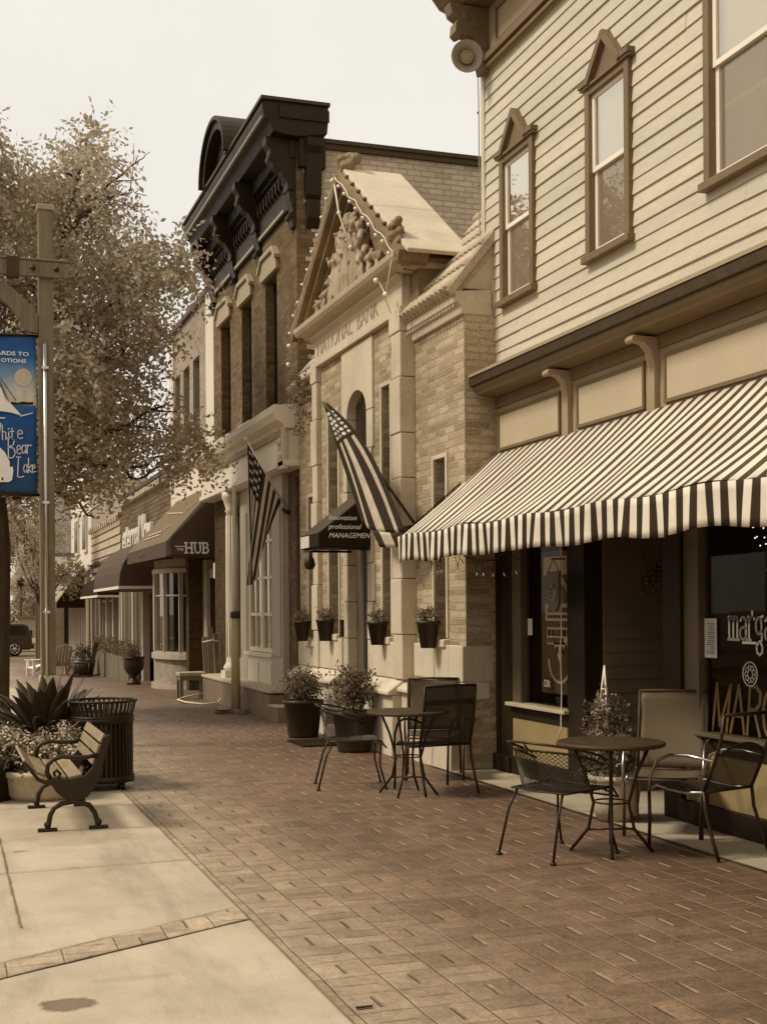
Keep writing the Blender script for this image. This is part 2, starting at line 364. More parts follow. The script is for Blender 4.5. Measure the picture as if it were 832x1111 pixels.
    def clusters(s, gap):
        par = list(range(len(s.v)))
        def fd(i):
            while par[i] != i: par[i] = par[par[i]]; i = par[i]
            return i
        for f in s.f:
            for i in f[1:]: par[fd(i)] = fd(f[0])
        isl = {}
        for k, f in enumerate(s.f): isl.setdefault(fd(f[0]), []).append(k)
        gs = []
        for fs_ in isl.values():
            vs = [s.v[i] for k in fs_ for i in s.f[k]]; gs.append([fs_, [min(v[a] for v in vs) for a in range(3)], [max(v[a] for v in vs) for a in range(3)]])
        ch = True
        while ch:
            ch = False
            for i in range(len(gs)):
                for j in range(i+1, len(gs)):
                    if all(gs[i][1][a]-gap <= gs[j][2][a] and gs[j][1][a]-gap <= gs[i][2][a] for a in range(3)):
                        gs[i] = [gs[i][0]+gs[j][0], [min(gs[i][1][a], gs[j][1][a]) for a in range(3)], [max(gs[i][2][a], gs[j][2][a]) for a in range(3)]]; gs.pop(j); ch = True; break
                if ch: break
        return [sorted(g[0]) for g in gs]
    def build(s, name, mats, parent=None, bevel=0, solid=0, kind=None):
        if name in SPLIT and parent is not None:
            cl = s.clusters(.05 if name != 'bulbs' else .001)
            if name == 'bulbs': name = 'bulb'
            if len(cl) > 1:
                for fs_ in cl:
                    m_ = MB(); mp = {}
                    for k in fs_:
                        for i in s.f[k]:
                            if i not in mp: mp[i] = len(m_.v); m_.v.append(s.v[i])
                        m_.f.append(tuple(mp[i] for i in s.f[k])); m_.mi.append(s.mi[k]); m_.sm.append(s.sm[k])
                    o = m_.build_one(name, mats, parent, bevel, solid, kind)
                return o
        return s.build_one(name, mats, parent, bevel, solid, kind)
    def build_one(s, name, mats, parent=None, bevel=0, solid=0, kind=None):
        me = bpy.data.meshes.new(name); me.from_pydata(s.v, [], s.f)
        if not isinstance(mats, (list, tuple)): mats = [mats]
        for m in mats: me.materials.append(M[m] if isinstance(m, str) else m)
        me.polygons.foreach_set('material_index', s.mi); me.polygons.foreach_set('use_smooth', s.sm)
        if len(s.f) < 60000:
            bm = bmesh.new(); bm.from_mesh(me); bmesh.ops.remove_doubles(bm, verts=bm.verts, dist=1e-5)
            bmesh.ops.recalc_face_normals(bm, faces=bm.faces); bm.to_mesh(me); bm.free()
        me.update(); o = bpy.data.objects.new(name, me); COL.objects.link(o)
        if parent is not None:
            o.parent = parent
            if parent.get('world_built'): o.location = -Vector(parent.location)
        if solid:
            md = o.modifiers.new('solid', 'SOLIDIFY'); md.thickness = solid; md.offset = 0
        if bevel:
            md = o.modifiers.new('bevel', 'BEVEL'); md.width = bevel; md.segments = 2; md.limit_method = 'ANGLE'; md.angle_limit = math.radians(40)
        if kind: o['kind'] = kind
        return o
def tag(o, label=None, cat=None, group=None):
    if label: o['label'] = label
    if cat: o['category'] = cat
    if group: o['group'] = group
    return o
def thing(name, label, cat, loc=(0, 0, 0), rz=0, group=None, world=False):
    o = bpy.data.objects.new(name, None); o.empty_display_size = .2; COL.objects.link(o)
    o.location = loc; o.rotation_euler = (0, 0, rz)
    if world: o['world_built'] = True
    return tag(o, label, cat, group)
def copy_tree(o, parent=None):
    c = o.copy(); COL.objects.link(c); c.parent = parent
    for ch in list(o.children): copy_tree(ch, c)
    return c
def text(name, body, size, loc, xdir, updir, mat, parent, ext=.004, align='LEFT', sx=1., shear=0., bold=0.):
    cu = bpy.data.curves.new(name, 'FONT'); cu.body = body; cu.size = size; cu.extrude = ext; cu.align_x = align; cu.shear = shear; cu.offset = bold; cu.resolution_u = 3
    o = bpy.data.objects.new(name, cu); COL.objects.link(o); bpy.context.view_layer.update()
    me = bpy.data.meshes.new_from_object(o.evaluated_get(bpy.context.evaluated_depsgraph_get()))
    bpy.data.objects.remove(o); x = Vector(xdir).normalized(); u = Vector(updir).normalized(); nn = x.cross(u)
    mm = Matrix((x*sx, u, nn)).transposed().to_4x4(); mm.translation = Vector(loc); me.transform(mm)
    me.materials.clear(); me.materials.append(M[mat]); ob = bpy.data.objects.new(name, me); COL.objects.link(ob); ob.parent = parent
    if parent is not None and parent.get('world_built'): ob.location = -Vector(parent.location)
    return ob
def strokes(mb, lines, org, xd, ud, size, w, depth=.004, mi=0):       # pen strokes as flat raised ribbons
    org, xd, ud = Vector(org), Vector(xd).normalized(), Vector(ud).normalized(); nd = xd.cross(ud)
    for ln in lines:
        pts = [org+xd*(p[0]*size)+ud*(p[1]*size) for p in ln]
        for a, b in zip(pts, pts[1:]):
            t = b-a
            if t.length < 1e-6: continue
            tn = t.normalized(); sd = tn.cross(nd)
            mb.obox((a+b)/2, t/2+tn*w*.35, sd*w/2, nd*depth/2, mi)
def arc(cx, cy, rx, ry, a0, a1, n=10): return [(cx+rx*math.cos(math.radians(a0+(a1-a0)*i/n)), cy+ry*math.sin(math.radians(a0+(a1-a0)*i/n))) for i in range(n+1)]
# ------------------------------------------------------------------ foliage
def leaf_mesh(name, blobs, mat, parent, n_per, leaf, seed=1, spray=9, droop=.35, shell=.45, world=True, kind=None):
    """twigs of small leaf faces spread through a set of blobs (centre, radius, weight)"""
    rg = np.random.default_rng(seed); V = []; 
    for (c, r, wgt) in blobs:
        nt = max(3, int(n_per*wgt)); c = np.array(c, float); rr = np.array([r, r, r*.8]) if np.isscalar(r) else np.array(r, float)
        d = rg.normal(size=(nt, 3)); d /= np.linalg.norm(d, axis=1, keepdims=True)
        rad = (shell+(1-shell)*rg.random((nt, 1)))*rg.random((nt, 1))**.33
        st = c+d*rad*rr
        dirs = d*.6+rg.normal(size=(nt, 3))*.55; dirs[:, 2] -= droop; dirs /= np.linalg.norm(dirs, axis=1, keepdims=True)
        side = np.cross(dirs, rg.normal(size=(nt, 3))); side /= np.linalg.norm(side, axis=1, keepdims=True)
        for k in range(spray):
            t = (k+.5)*leaf*.62
            p = st+dirs*t; p[:, 2] -= droop*.35*t*t/(leaf*spray*.6)
            sg = 1 if k % 2 else -1
            u = side*sg+dirs*.5+rg.normal(size=(nt, 3))*.35; u /= np.linalg.norm(u, axis=1, keepdims=True)
            w = np.cross(u, dirs+rg.normal(size=(nt, 3))*.4); w /= np.linalg.norm(w, axis=1, keepdims=True)
            L = leaf*(.7+.6*rg.random((nt, 1))); W = L*.27
            q = np.stack([p, p+u*L*.5+w*W, p+u*L, p+u*L*.5-w*W], axis=1); V.append(q)
    V = np.concatenate(V).reshape(-1, 3); nf = len(V)//4
    me = bpy.data.meshes.new(name); me.vertices.add(len(V)); me.vertices.foreach_set('co', V.ravel().astype(np.float32))
    me.loops.add(nf*4); me.loops.foreach_set('vertex_index', np.arange(nf*4, dtype=np.int32)); me.polygons.add(nf)
    me.polygons.foreach_set('loop_start', np.arange(0, nf*4, 4, dtype=np.int32)); me.update(calc_edges=True); me.validate()
    me.materials.append(M[mat]); o = bpy.data.objects.new(name, me); COL.objects.link(o)
    if parent is not None:
        o.parent = parent
        if parent.get('world_built'): o.location = -Vector(parent.location)
    if kind: o['kind'] = kind
    return o
def limb(mb, a, b, r0, r1, seed, n=7, wob=.12, k=7):
    rg = random.Random(seed); a, b = Vector(a), Vector(b); L = (b-a).length; pts = []; rs = []
    for i in range(n+1):
        t = i/n; p = a.lerp(b, t)
        if 0 < i < n: p += Vector((rg.uniform(-1, 1), rg.uniform(-1, 1), rg.uniform(-.6, .9)))*wob*L*.35
        pts.append(p); rs.append(r0+(r1-r0)*t)
    mb.tube(pts, rs, k); return pts
# ================================================================== SETTING: ground
def sheet(name, xs, ys, mat, dz, zf=gz):
    mb = MB(); k = 0
    mb.v = [(x, y, zf(y)+dz) for y in ys for x in xs]; nx = len(xs)
    for j in range(len(ys)-1):
        for i in range(nx-1):
            mb.f.append((j*nx+i, j*nx+i+1, (j+1)*nx+i+1, (j+1)*nx+i)); mb.mi.append(0); mb.sm.append(True)
    return mb.build(name, mat, kind='structure')
fr = lambda a, b, n: [a+(b-a)*i/n for i in range(n+1)]
sheet('ground', [-400, -60, -14, 60, 400], [-60, 0, 20]+fr(22, 52, 16)+[60, 90, 160, 500], 'asphalt', -.17)
WALK = [-3, 0, 10, 20]+fr(22, 52, 20)+[58]
sheet('pavement', [-3.2, 0, 1.5], WALK, 'concrete_walk', 0)
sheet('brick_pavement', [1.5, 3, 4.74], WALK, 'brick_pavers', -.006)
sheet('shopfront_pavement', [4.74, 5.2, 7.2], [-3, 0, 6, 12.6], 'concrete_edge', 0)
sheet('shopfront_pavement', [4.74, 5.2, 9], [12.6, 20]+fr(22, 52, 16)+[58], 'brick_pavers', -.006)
k = MB(); k.box(-3.4, -3.2, -3, 58, -.9, -.012); k.build('kerb', 'concrete_cast', kind='structure')
k = MB(); k.box(-3.4, 12, 58, 58.2, -.9, -.612); k.build('kerb', 'concrete_cast', kind='structure')
sheet('road', [-60, -12, 0, 60], [58.2, 78], 'asphalt', -.11)
sheet('far_pavement', [-60, 60], [78, 82], 'concrete_edge', -.04)
# the slanting brick strip let into the concrete, and the joints
st = MB(); A = [onz(0, 1047), onz(258, 985), onz(270, 998), onz(0, 1063)]
dl = (A[1]-A[0]); a0 = A[0]-dl*1.2; a3 = A[3]-(A[2]-A[3])*1.2
st.face([(a0.x, a0.y, .004), (a3.x, a3.y, .004), (1.497, A[2].y, .004), (1.497, A[1].y, .004)])
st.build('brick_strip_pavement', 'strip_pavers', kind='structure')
def joint(mb, a, b, w, seed):
    rg = random.Random(seed); a, b = Vector(a), Vector(b); n = max(4, int((b-a).length/.12)); d = (b-a).normalized(); s = Vector((-d.y, d.x, 0)); L = []; R_ = []
    for i in range(n+1):
        p = a.lerp(b, i/n)+s*rg.uniform(-.003, .003); h = w*rg.uniform(.35, 1.1)/2
        L.append(p+s*h+Vector((0, 0, .008))); R_.append(p-s*h+Vector((0, 0, .008)))
    for i in range(n): mb.face([L[i], R_[i], R_[i+1], L[i+1]])
jb = MB()
for y0 in (8.32, 11.0, 13.6, 16.3, 19.0): joint(jb, (-2, y0-.12, 0), (1.49, y0+.03, 0), .012, int(y0*7))
joint(jb, (1.5, -1, 0), (1.5, 20, 0), .014, 3)
joint(jb, (.36, 20, 0), (.358, 6.85, 0), .016, 4)
joint(jb, a0, (1.49, A[1].y, 0), .012, 5); joint(jb, a3, (1.49, A[2].y, 0), .012, 6)
for y0 in (7.1, 9.2, 11.3): joint(jb, (4.75, y0, 0), (5.3, y0+.05, 0), .012, int(y0*9))
joint(jb, (4.74, -1, 0), (4.74, 12.5, 0), .016, 8)
jb.build('pavement_joints', 'stone_step', kind='structure')

# ================================================================== window helper
def window(par, x, ya, yb, za, zb, fw=.05, dep=.06, frame='white_trim', pane='far_glass', mull=0, trans=(), name='window', proud=.0):
    """timber frame standing in an opening of a street wall, pane behind it"""
    f = MB(); xo = x-proud; xi = xo+dep
    f.box(xo, xi, ya, ya+fw, za, zb); f.box(xo, xi, yb-fw, yb, za, zb); f.box(xo, xi, ya+fw, yb-fw, zb-fw, zb); f.box(xo, xi, ya+fw, yb-fw, za, za+fw)
    for i in range(mull):
        yy = ya+fw+(yb-ya-2*fw)*(i+1)/(mull+1); f.box(xo+.01, xi-.005, yy-fw*.28, yy+fw*.28, za+fw, zb-fw)
    for zt in trans: f.box(xo+.012, xi-.007, ya+fw, yb-fw, zt-fw*.35, zt+fw*.35)
    w = f.build(name, frame, par)
    p = MB(); p.box(xi-.02, xi-.012, ya+fw*.5, yb-fw*.5, za+fw*.5, zb-fw*.5); p.build('pane', pane, w)
    return w
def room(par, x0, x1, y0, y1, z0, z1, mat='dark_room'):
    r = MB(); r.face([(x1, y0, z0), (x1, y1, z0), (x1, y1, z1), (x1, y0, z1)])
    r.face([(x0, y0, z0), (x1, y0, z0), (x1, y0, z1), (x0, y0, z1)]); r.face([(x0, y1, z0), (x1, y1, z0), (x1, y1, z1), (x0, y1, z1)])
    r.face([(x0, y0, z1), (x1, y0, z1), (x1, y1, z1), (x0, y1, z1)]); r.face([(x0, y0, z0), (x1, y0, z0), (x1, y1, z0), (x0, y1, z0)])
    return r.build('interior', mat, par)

# ================================================================== 1  clapboard shop
X1 = 5.3; YN = 12.25; YS = 1.5
shop = thing('clapboard_shop', 'cream clapboard two-storey shop with pointed window heads and dark storefront', 'building', (X1, 7, 0), world=True)
W = [(11.02, 11.78, 4.66, 6.08), (9.22, 9.97, 4.63, 6.07), (6.75, 8.14, 4.69, 6.75), (4.0, 4.75, 4.65, 6.07), (2.2, 2.95, 4.65, 6.07)]
cb = MB(); rng = random.Random(5)
rows = 24; zb0, zb1 = 4.07, 7.09; ex = (zb1-zb0)/rows
for i in range(rows):
    z0, z1 = zb0+i*ex, zb0+(i+1)*ex
    segs = [(YS, YN-.05)]
    for (a, b, c, d) in W:
        if z1 > c+.005 and z0 < d-.005:
            ns = []
            for (p, q) in segs:
                if a > p and b < q: ns += [(p, a), (b, q)]
                else: ns.append((p, q))
            segs = ns
    for (a, b, c, d) in W:
        for lo, hi in ((z0, min(z1, c)), (max(z0, d), z1)):
            if hi-lo > .006 and z1 > c+.005 and z0 < d-.005: cb.prism([(X1-.020, lo), (X1-.006, hi), (X1+.03, hi), (X1+.03, lo)], 'y', a+.001, b-.001)
    cuts = [rng.uniform(YS, YN) for _ in range(1)]
    for (p, q) in segs:
        pts = sorted([p, q]+[c for c in cuts if p+.2 < c < q-.2])
        for a, b in zip(pts, pts[1:]):
            g = .004 if b < q else 0; dx = rng.uniform(-.003, .002); tz = rng.uniform(-.003, .002)
            cb.prism([(X1-.020+dx, z0+tz), (X1-.005+dx, z1+.012), (X1+.03, z1+.012), (X1+.03, z0+tz)], 'y', a, b-g)
cb.build('clapboard_siding', 'cream_paint', shop)
c = MB(); c.box(X1-.028, X1+.05, YN-.05, YN+.03, zb0, 7.1); c.build('corner_board', 'cream_paint', shop)
b = MB(); b.box(X1+.05, 13, YN-.0, YN+.02, -.1, 8.1); b.box(X1+.1, 13, YS-.02, YS, -.1, 8.1); b.box(X1+.05, 13, YS, YN, 8.0, 8.1); b.box(12.98, 13, YS, YN, -.1, 8); b.build('wall', 'cream_paint', shop)
for wi, (ya, yb, za, zb) in enumerate(W):
    big = wi == 2
    f = MB(); t = .075; xo = X1-.055
    f.box(xo, X1+.03, ya, ya+t, za, zb); f.box(xo, X1+.03, yb-t, yb, za, zb); f.box(xo+.003, X1+.03, ya+t, yb-t, zb-t*.8, zb)
    f.box(xo-.03, X1+.02, ya-.03, yb+.03, za-.05, za+.012)
    w = f.build('window', 'taupe_trim', shop, bevel=.006)
    # the sash
    s = MB(); q = .045; a, b_ = ya+t, yb-t; c0, d0 = za+.012, zb-t*.8; mid = c0+(d0-c0)*(.53 if not big else .42)
    for (lo, hi, xs) in ((c0, mid+.02, X1+.005), (mid-.02, d0, X1-.018)):
        s.box(xs, xs+.03, a, a+q, lo, hi); s.box(xs, xs+.03, b_-q, b_, lo, hi); s.box(xs+.001, xs+.03, a+q, b_-q, hi-q*.8, hi); s.box(xs+.001, xs+.03, a+q, b_-q, lo, lo+q*(1.3 if lo == c0 else .9))
    if big: s.box(X1+.03, X1+.036, a+q, b_-q, c0+.50, c0+.53)
    s.build('sash', 'white_trim', w)
    p = MB(); p.box(X1+.016, X1+.02, a+.02, b_-.02, c0, mid); p.box(X1-.006, X1-.002, a+.02, b_-.02, mid, d0); p.build('pane', 'sash_glass', w)
    cu = MB()                                                       # blind behind the upper half, lace low down
    n = 24
    cu.grid(lambda u, v: (X1+.045+.008*math.sin(u*40), a+(b_-a)*u, mid+.03+(d0-mid)*v), n*2, 2); cu.build('blind', 'letter_white', w)
    sc_ = MB(); sc_.face([(X1+.012, a+q+.002, c0+q*1.3+.002), (X1+.012, b_-q-.002, c0+q*1.3+.002), (X1+.012, b_-q-.002, mid-.03), (X1+.012, a+q+.002, mid-.03)]); sc_.build('screen', 'window_screen', w)
    cu = MB(); cu.grid(lambda u, v: (X1+.16+.02*math.sin(u*33+1), a+(b_-a)*u, c0+(mid-c0+.1)*v), n*2, 2); cu.build('curtain', 'cloth_grey', w)
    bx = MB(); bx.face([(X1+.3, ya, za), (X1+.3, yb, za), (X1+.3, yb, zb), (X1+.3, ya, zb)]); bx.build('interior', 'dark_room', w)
    if not big:
        ym = (ya+yb)/2; hw = (yb-ya)/2; hd = MB()
        hd.prism([(ym-.27, zb+.022), (ym+.27, zb+.022), (ym, zb+.31)], 'x', X1-.05, X1)
        hd.box(X1-.075, X1, ya-.045, yb+.045, zb+.0, zb+.022)
        for sg in (-1, 1):
            for th, off in ((.042, 0.),):
                p0 = Vector((0, ym+sg*.28, zb+.03)); p1 = Vector((0, ym-sg*.012, zb+.355)); dv = (p1-p0); nn = Vector((0, -dv.z, dv.y)).normalized()*(.03)
                hd.obox(((X1-.045), (p0.y+p1.y)/2, (p0.z+p1.z)/2), (.05+.001*sg, 0, 0), dv/2, nn)
            hd.box(X1-.09, X1, ym+sg*(hw+.055), ym+sg*.25, zb+.023, zb+.065)
        hd.build('pointed_head', 'taupe_trim', w)
# top frieze and roof cornice
fz = MB(); fz.box(X1-.03, X1+.05, YS, YN, 7.10, 7.72); fz.build('frieze', 'taupe_light', shop)
fz = MB()
for (xx, za_, zb_) in ((.075, 7.10, 7.135), (.06, 7.135, 7.16), (.10, 7.16, 7.22)): fz.box(X1-xx, X1-.03, YS, YN+.02, za_, zb_)
for y1 in (11.86, 9.7, 7.5, 5.3, 3.4):
    y0 = y1-1.85; t = .035
    fz.box(X1-.05, X1-.03, y0, y1, 7.27, 7.27+t); fz.box(X1-.05, X1-.03, y0, y1, 7.64-t, 7.64); fz.box(X1-.05, X1-.03, y0, y0+t, 7.27+t, 7.64-t); fz.box(X1-.05, X1-.03, y1-t, y1, 7.27+t, 7.64-t)
fz.build('frieze_moulding', 'taupe_trim', shop)
rc = MB(); rc.prism([(X1-.03, 7.72), (X1-.30, 7.74), (X1-.33, 7.77), (X1-.42, 7.80), (X1-.50, 7.9), (X1-.54, 8.02), (X1-.50, 8.1), (X1+.05, 8.1)], 'y', YS, YN+.18); rc.build('roof_cornice', 'taupe_trim', shop)
def bracket_poly(x0, z0, sx, sz):
    P = [(0, 0), (-.07, -.02), (-.09, .06), (-.08, .16), (-.12, .26), (-.18, .32), (-.26, .335), (-.32, .30), (-.37, .34), (-.36, .44), (-.33, .48), (-.40, .52), (-.43, .62), (0, .62)]
    return [(x0+p[0]*sx, z0+p[1]*sz) for p in P]
for y in (12.05, 9.78, 7.6, 5.4):
    bk = MB(); bk.prism(bracket_poly(X1-.03, 7.08, 1., 1.03), 'y', y, y+.16)
    for (px_, pz_, r) in ((-.14, .47, .05), (-.05, .25, .035), (-.25, .52, .035)): bk.tube([(X1-.03+px_, y-.012, 7.08+pz_), (X1-.03+px_, y+.172, 7.08+pz_)], r, 12)
    bk.build('eaves_bracket', 'taupe_trim', shop, bevel=.008)
# storefront cornice
sc = MB(); sc.prism([(X1+.02, 4.075), (X1-.03, 4.06), (X1-.31, 3.965), (X1-.31, 3.935), (X1+.02, 4.03)], 'y', YS, YN+.08); sc.build('cornice_flashing', 'taupe_light', shop)
sc = MB(); sc.prism([(X1+.02, 4.028), (X1-.30, 3.932), (X1-.295, 3.85), (X1-.27, 3.845), (X1+.02, 3.845)], 'y', YS, YN+.07); sc.build('cornice', 'bronze_metal', shop)
sc = MB(); sc.prism([(X1-.262, 3.843), (X1-.262, 3.815), (X1-.235, 3.80), (X1-.22, 3.765), (X1+.02, 3.745), (X1+.02, 3.843)], 'y', YS, YN+.06); sc.build('cornice_moulding', 'taupe_trim', shop)
fa = MB(); fa.box(X1, X1+.06, YS, YN-.02, 3.0, 3.743); fa.box(X1-.02, X1, YS, YN-.02, 3.64, 3.742, 1); fa.build('fascia', ['taupe_light', 'taupe_trim'], shop)
def panel(y0, y1, z0, z1, nm='fascia_panel'):
    p = MB(); p.box(X1-.012, X1-.001, y0+.02, y1-.02, z0+.02, z1-.02); o = p.build(nm, 'tan_panel', shop)
    t = .028; f = MB(); f.box(X1-.024, X1, y0, y1, z0, z0+t); f.box(X1-.024, X1, y0, y1, z1-t, z1); f.box(X1-.023, X1, y0, y0+t, z0+t, z1-t); f.box(X1-.023, X1, y1-t, y1, z0+t, z1-t)
    f.build('panel_moulding', 'taupe_trim', o)
for (y0, y1) in ((10.55, 11.92), (9.06, 10.22), (7.05, 8.76), (5.3, 6.8), (3.6, 5.1)): panel(y0, y1, 3.2, 3.585)
for y in (12.1, 10.38, 8.9, 6.93, 5.2):
    P = [(X1, 3.0)]+[(X1-.05-.0*i, 3.1+.1*i) for i in range(5)]+[(X1-.06, 3.56), (X1-.08, 3.63), (X1-.13, 3.68), (X1-.2, 3.695), (X1-.235, 3.69), (X1-.24, 3.735), (X1, 3.735)]
    bk = MB(); bk.prism(P, 'y', y-.05, y+.05); bk.tube([(X1-.225, y-.058, 3.705), (X1-.225, y+.058, 3.705)], .025, 10); bk.build('fascia_bracket', 'taupe_light', shop, bevel=.005)
# ground-floor storefront
REC0, REC1 = 8.75, 10.08
sf = MB()
sf.box(X1-.03, X1+.15, 11.92, YN-.04, 0, 3.0)          # corner pilaster
sf.box(X1-.01, X1+.1, 11.66, 11.92, 0, 3.0)
sf.box(X1-.07, X1+.1, 11.60, YN-.02, 0, .16); 
sf.box(X1-.02, X1+.16, 10.10, 10.43, 0, 3.0); sf.box(X1-.02, X1+.16, 8.55, 8.80, 0, 3.0)
sf.box(X1-.045, X1+.1, 10.08, 11.60, 0, .17); sf.box(X1-.045, X1+.1, 3.2, 8.55, 0, .17)
sf.box(X1-.012, X1+.08, 10.43, 11.66, .545, .665); sf.box(X1-.012, X1+.08, 3.2, 8.55, .545, .665)
sf.box(X1, X1+.14, 10.43, 11.66, 2.55, 3.0); sf.box(X1, X1+.14, 3.2, 8.55, 2.55, 3.0); sf.box(X1+.01, X1+.14, 8.80, 10.10, 2.6, 3.0)
sf.box(X1-.02, X1+.12, 3.0, 3.2, 0, 3.0)
sf.build('storefront_frame', 'black_paint', shop, bevel=.006)
tr = MB(); tr.box(X1-.045, X1+.02, YN-.035, YN+.03, .17, 3.75); tr.build('edge_trim', 'taupe_light', shop)
sl = MB(); sl.box(X1-.075, X1+.12, 10.40, 11.68, .665, .70); sl.build('sill', 'tan_panel', shop, bevel=.006)
sl = MB(); sl.box(X1-.045, X1+.12, 3.2, 8.56, .667, .697); sl.build('sill', 'brown_jamb', shop, bevel=.006)
for (y0, y1) in ((10.45, 11.64), (7.1, 8.50), (5.4, 7.0), (3.3, 5.3)):
    p = MB(); p.box(X1-.004, X1+.06, y0, y1, .17, .545); p.build('bulkhead_panel', 'ochre_panel', shop)
ol = MB(); ol.box(X1-.018, X1-.004, 8.40, 8.48, .34, .46); ol.box(X1-.022, X1-.018, 8.42, 8.46, .355, .39, 1); ol.box(X1-.022, X1-.018, 8.42, 8.46, .41, .445, 1); ol.build('outlet', ['black_metal', 'paper'], shop)
jb_ = MB(); jb_.box(X1+.0, X1+.10, 11.46, 11.658, .70, 2.55); jb_.box(X1, X1+.1, 10.432, 10.455, .70, 2.55); jb_.box(X1+.01, X1+.1, 8.345, 8.548, .70, 2.55); jb_.build('jamb', 'brown_jamb', shop, bevel=.004)
pn = MB(); pn.box(X1+.065, X1+.073, 10.44, 11.47, .69, 2.56); pane1 = pn.build('pane', 'shop_glass', shop)
pn = MB(); pn.box(X1+.065, X1+.073, 3.2, 8.35, .69, 2.56); pane2 = pn.build('pane', 'shop_glass', shop)
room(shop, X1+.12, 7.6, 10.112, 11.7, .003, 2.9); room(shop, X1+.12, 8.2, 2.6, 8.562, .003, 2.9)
# entry recess: sided with narrow boards, door at the back
ws = MB(); h = .118
for i in range(22): ws.prism([(10.056, .17+i*h), (10.086, .17+(i+1)*h+.008), (10.1, .17+(i+1)*h+.008), (10.1, .17+i*h)], 'x', X1+.16, 6.75)
ws.build('recess_siding', 'dark_siding', shop)
ws = MB(); ws.box(X1+.16, 6.8, 8.57, 8.78, 0, 2.6); ws.box(X1+.1, 6.9, 8.78, 10.1, 2.58, 2.62); ws.box(6.75, 6.8, 8.78, 10.1, 0, 2.6); ws.box(X1+.16, 6.75, 10.066, 10.1, 0, .17); ws.build('recess_wall', 'dark_siding', shop)
d = MB(); d.box(6.70, 6.75, 8.95, 9.85, .02, 2.15); door = d.build('door', 'black_paint', shop)
d = MB(); d.box(6.69, 6.70, 9.07, 9.73, .9, 2.0); d.build('pane', 'dark_pane', door)
d = MB(); d.tube([(6.66, 9.0, .95), (6.66, 9.0, 1.1)], .012); d.build('handle', 'chrome', door)
# lettering on the panes
mg = MB(); glyph = {
 'm': [[(0, 1), (0.04, .95), (.06, 0)], [(.06, .8), *arc(.22, .78, .14, .2, 160, 0, 6), (.36, 0)], [(.36, .8), *arc(.52, .78, .14, .2, 160, 0, 6), (.66, 0)], [(-.04, 0), (.16, 0)], [(.27, 0), (.45, 0)], [(.57, 0), (.76, 0)]],
 'a': [[*arc(.25, .75, .2, .22, 160, 0, 6), (.45, 0), (.52, .02)], [(.45, .5), *arc(.24, .28, .22, .26, 60, 300, 8), (.45, .15)]],
 'r': [[(0, 1), (.06, .95), (.06, 0)], [(.06, .75), *arc(.28, .72, .2, .28, 150, 40, 6)], [(-.04, 0), (.18, 0)], [(.3, 1.), (.3, 1.22)]],
 'g': [[*arc(.25, .62, .2, .34, 0, 360, 14)], [(.32, .95), (.55, 1.02)], [(.38, .38), (.48, .2), (.46, .0), (.25, -.08), (.1, -.25), (.12, -.5), (.3, -.62), (.48, -.52), (.5, -.3), (.4, -.1)], [(-.9, -.12), (.05, -.12)]]}
cx = 0.
for ch, adv in (('m', .84), ('a', .62), ('r', .5), ('g', .66), ('a', .6)):
    strokes(mg, [[(cx+p[0], p[1]) for p in l] for l in glyph[ch]], (X1+.060, 8.03, 1.385), (0, -1, 0), (0, 0, 1), .165, .017, .003); cx += adv
mg.build('lettering', 'letter_white', pane2)
md = MB(); md.tube([(X1+.060, 7.77+.085*math.cos(t*PI/14), 1.145+.085*math.sin(t*PI/14)) for t in range(28)], .005, 5, closed=True)
for i in range(9):
    a = 2*PI*i/9; md.tube([(X1+.060, 7.77+.045*math.cos(a)+.018*math.cos(t*PI/5), 1.145+.045*math.sin(a)+.018*math.sin(t*PI/5)) for t in range(10)], .0035, 4, closed=True)
md.build('round_emblem', 'paper', pane2)
md = MB()
strokes(md, [[(0, 0), (0, .055), (.03, .055)], [(0, 0), (.03, 0)], [(.045, 0), (.045, .055), (.075, .055), (.075, 0), (.045, 0)], [(.09, 0), (.09, .055), (.12, .04), (.09, .025), (.12, 0)]], (X1+.058, 11.06, .885), (0, -1, 0), (0, 0, 1), 1., .010, .003)
md.box(X1+.062, X1+.064, 10.91, 11.08, .865, .96, 1); md.build('sticker', ['letter_white', 'ink'], pane1)

# things in and on the shop windows
po = thing('window_poster', 'tall dark poster with pale print and a ring of leaves, behind the left shop pane', 'poster', (X1+0.0920, 10.9, .85), world=True)
p = MB(); p.box(X1+0.0920, X1+0.0970, 10.50, 11.18, .82, 2.15); p.build('sheet', 'brown_jamb', po)
p = MB(); rg = random.Random(11)
p.box(X1+0.0860, X1+0.0900, 10.52, 11.12, 1.93, 2.10); p.box(X1+0.0860, X1+0.0900, 10.52, 11.08, 1.50, 1.66); p.box(X1+0.0860, X1+0.0900, 10.52, 11.05, 1.28, 1.44)
p.face([(X1+0.0860, 10.92, 1.3), (X1+0.0860, 10.66, 1.3), (X1+0.0860, 10.79, 1.12)])
for i in range(26):
    a = PI*(1+i/25.); p.obox((X1+0.0860, 10.79+.22*math.cos(a), 1.13+.2*math.sin(a)), (.002, 0, 0), (0, .014, 0), (0, .004, .013))
for i in range(20):
    a = PI*(.35+.55*i/19.); p.obox((X1+0.0860, 10.82+.27*math.cos(a), 1.55+.34*math.sin(a)), (.002, 0, 0), (0, .012, .01), (0, -.008, .03))
p.build('print', 'letter_white', po)
p = MB()
for (zz, n, hh) in ((1.60, 6, .045), (1.54, 7, .03), (1.39, 7, .06), (1.32, 6, .045)):
    yy = 11.03
    for i in range(n):
        w = rg.uniform(.03, .075); p.box(X1+0.0810, X1+0.0840, yy-w, yy, zz-hh/2, zz+hh/2); yy -= w+.018
for sg in (-1, 1): p.ball((X1+0.0820, 10.79+sg*.05, 1.23), .028, 8, sc=(.15, 1, 1.4))
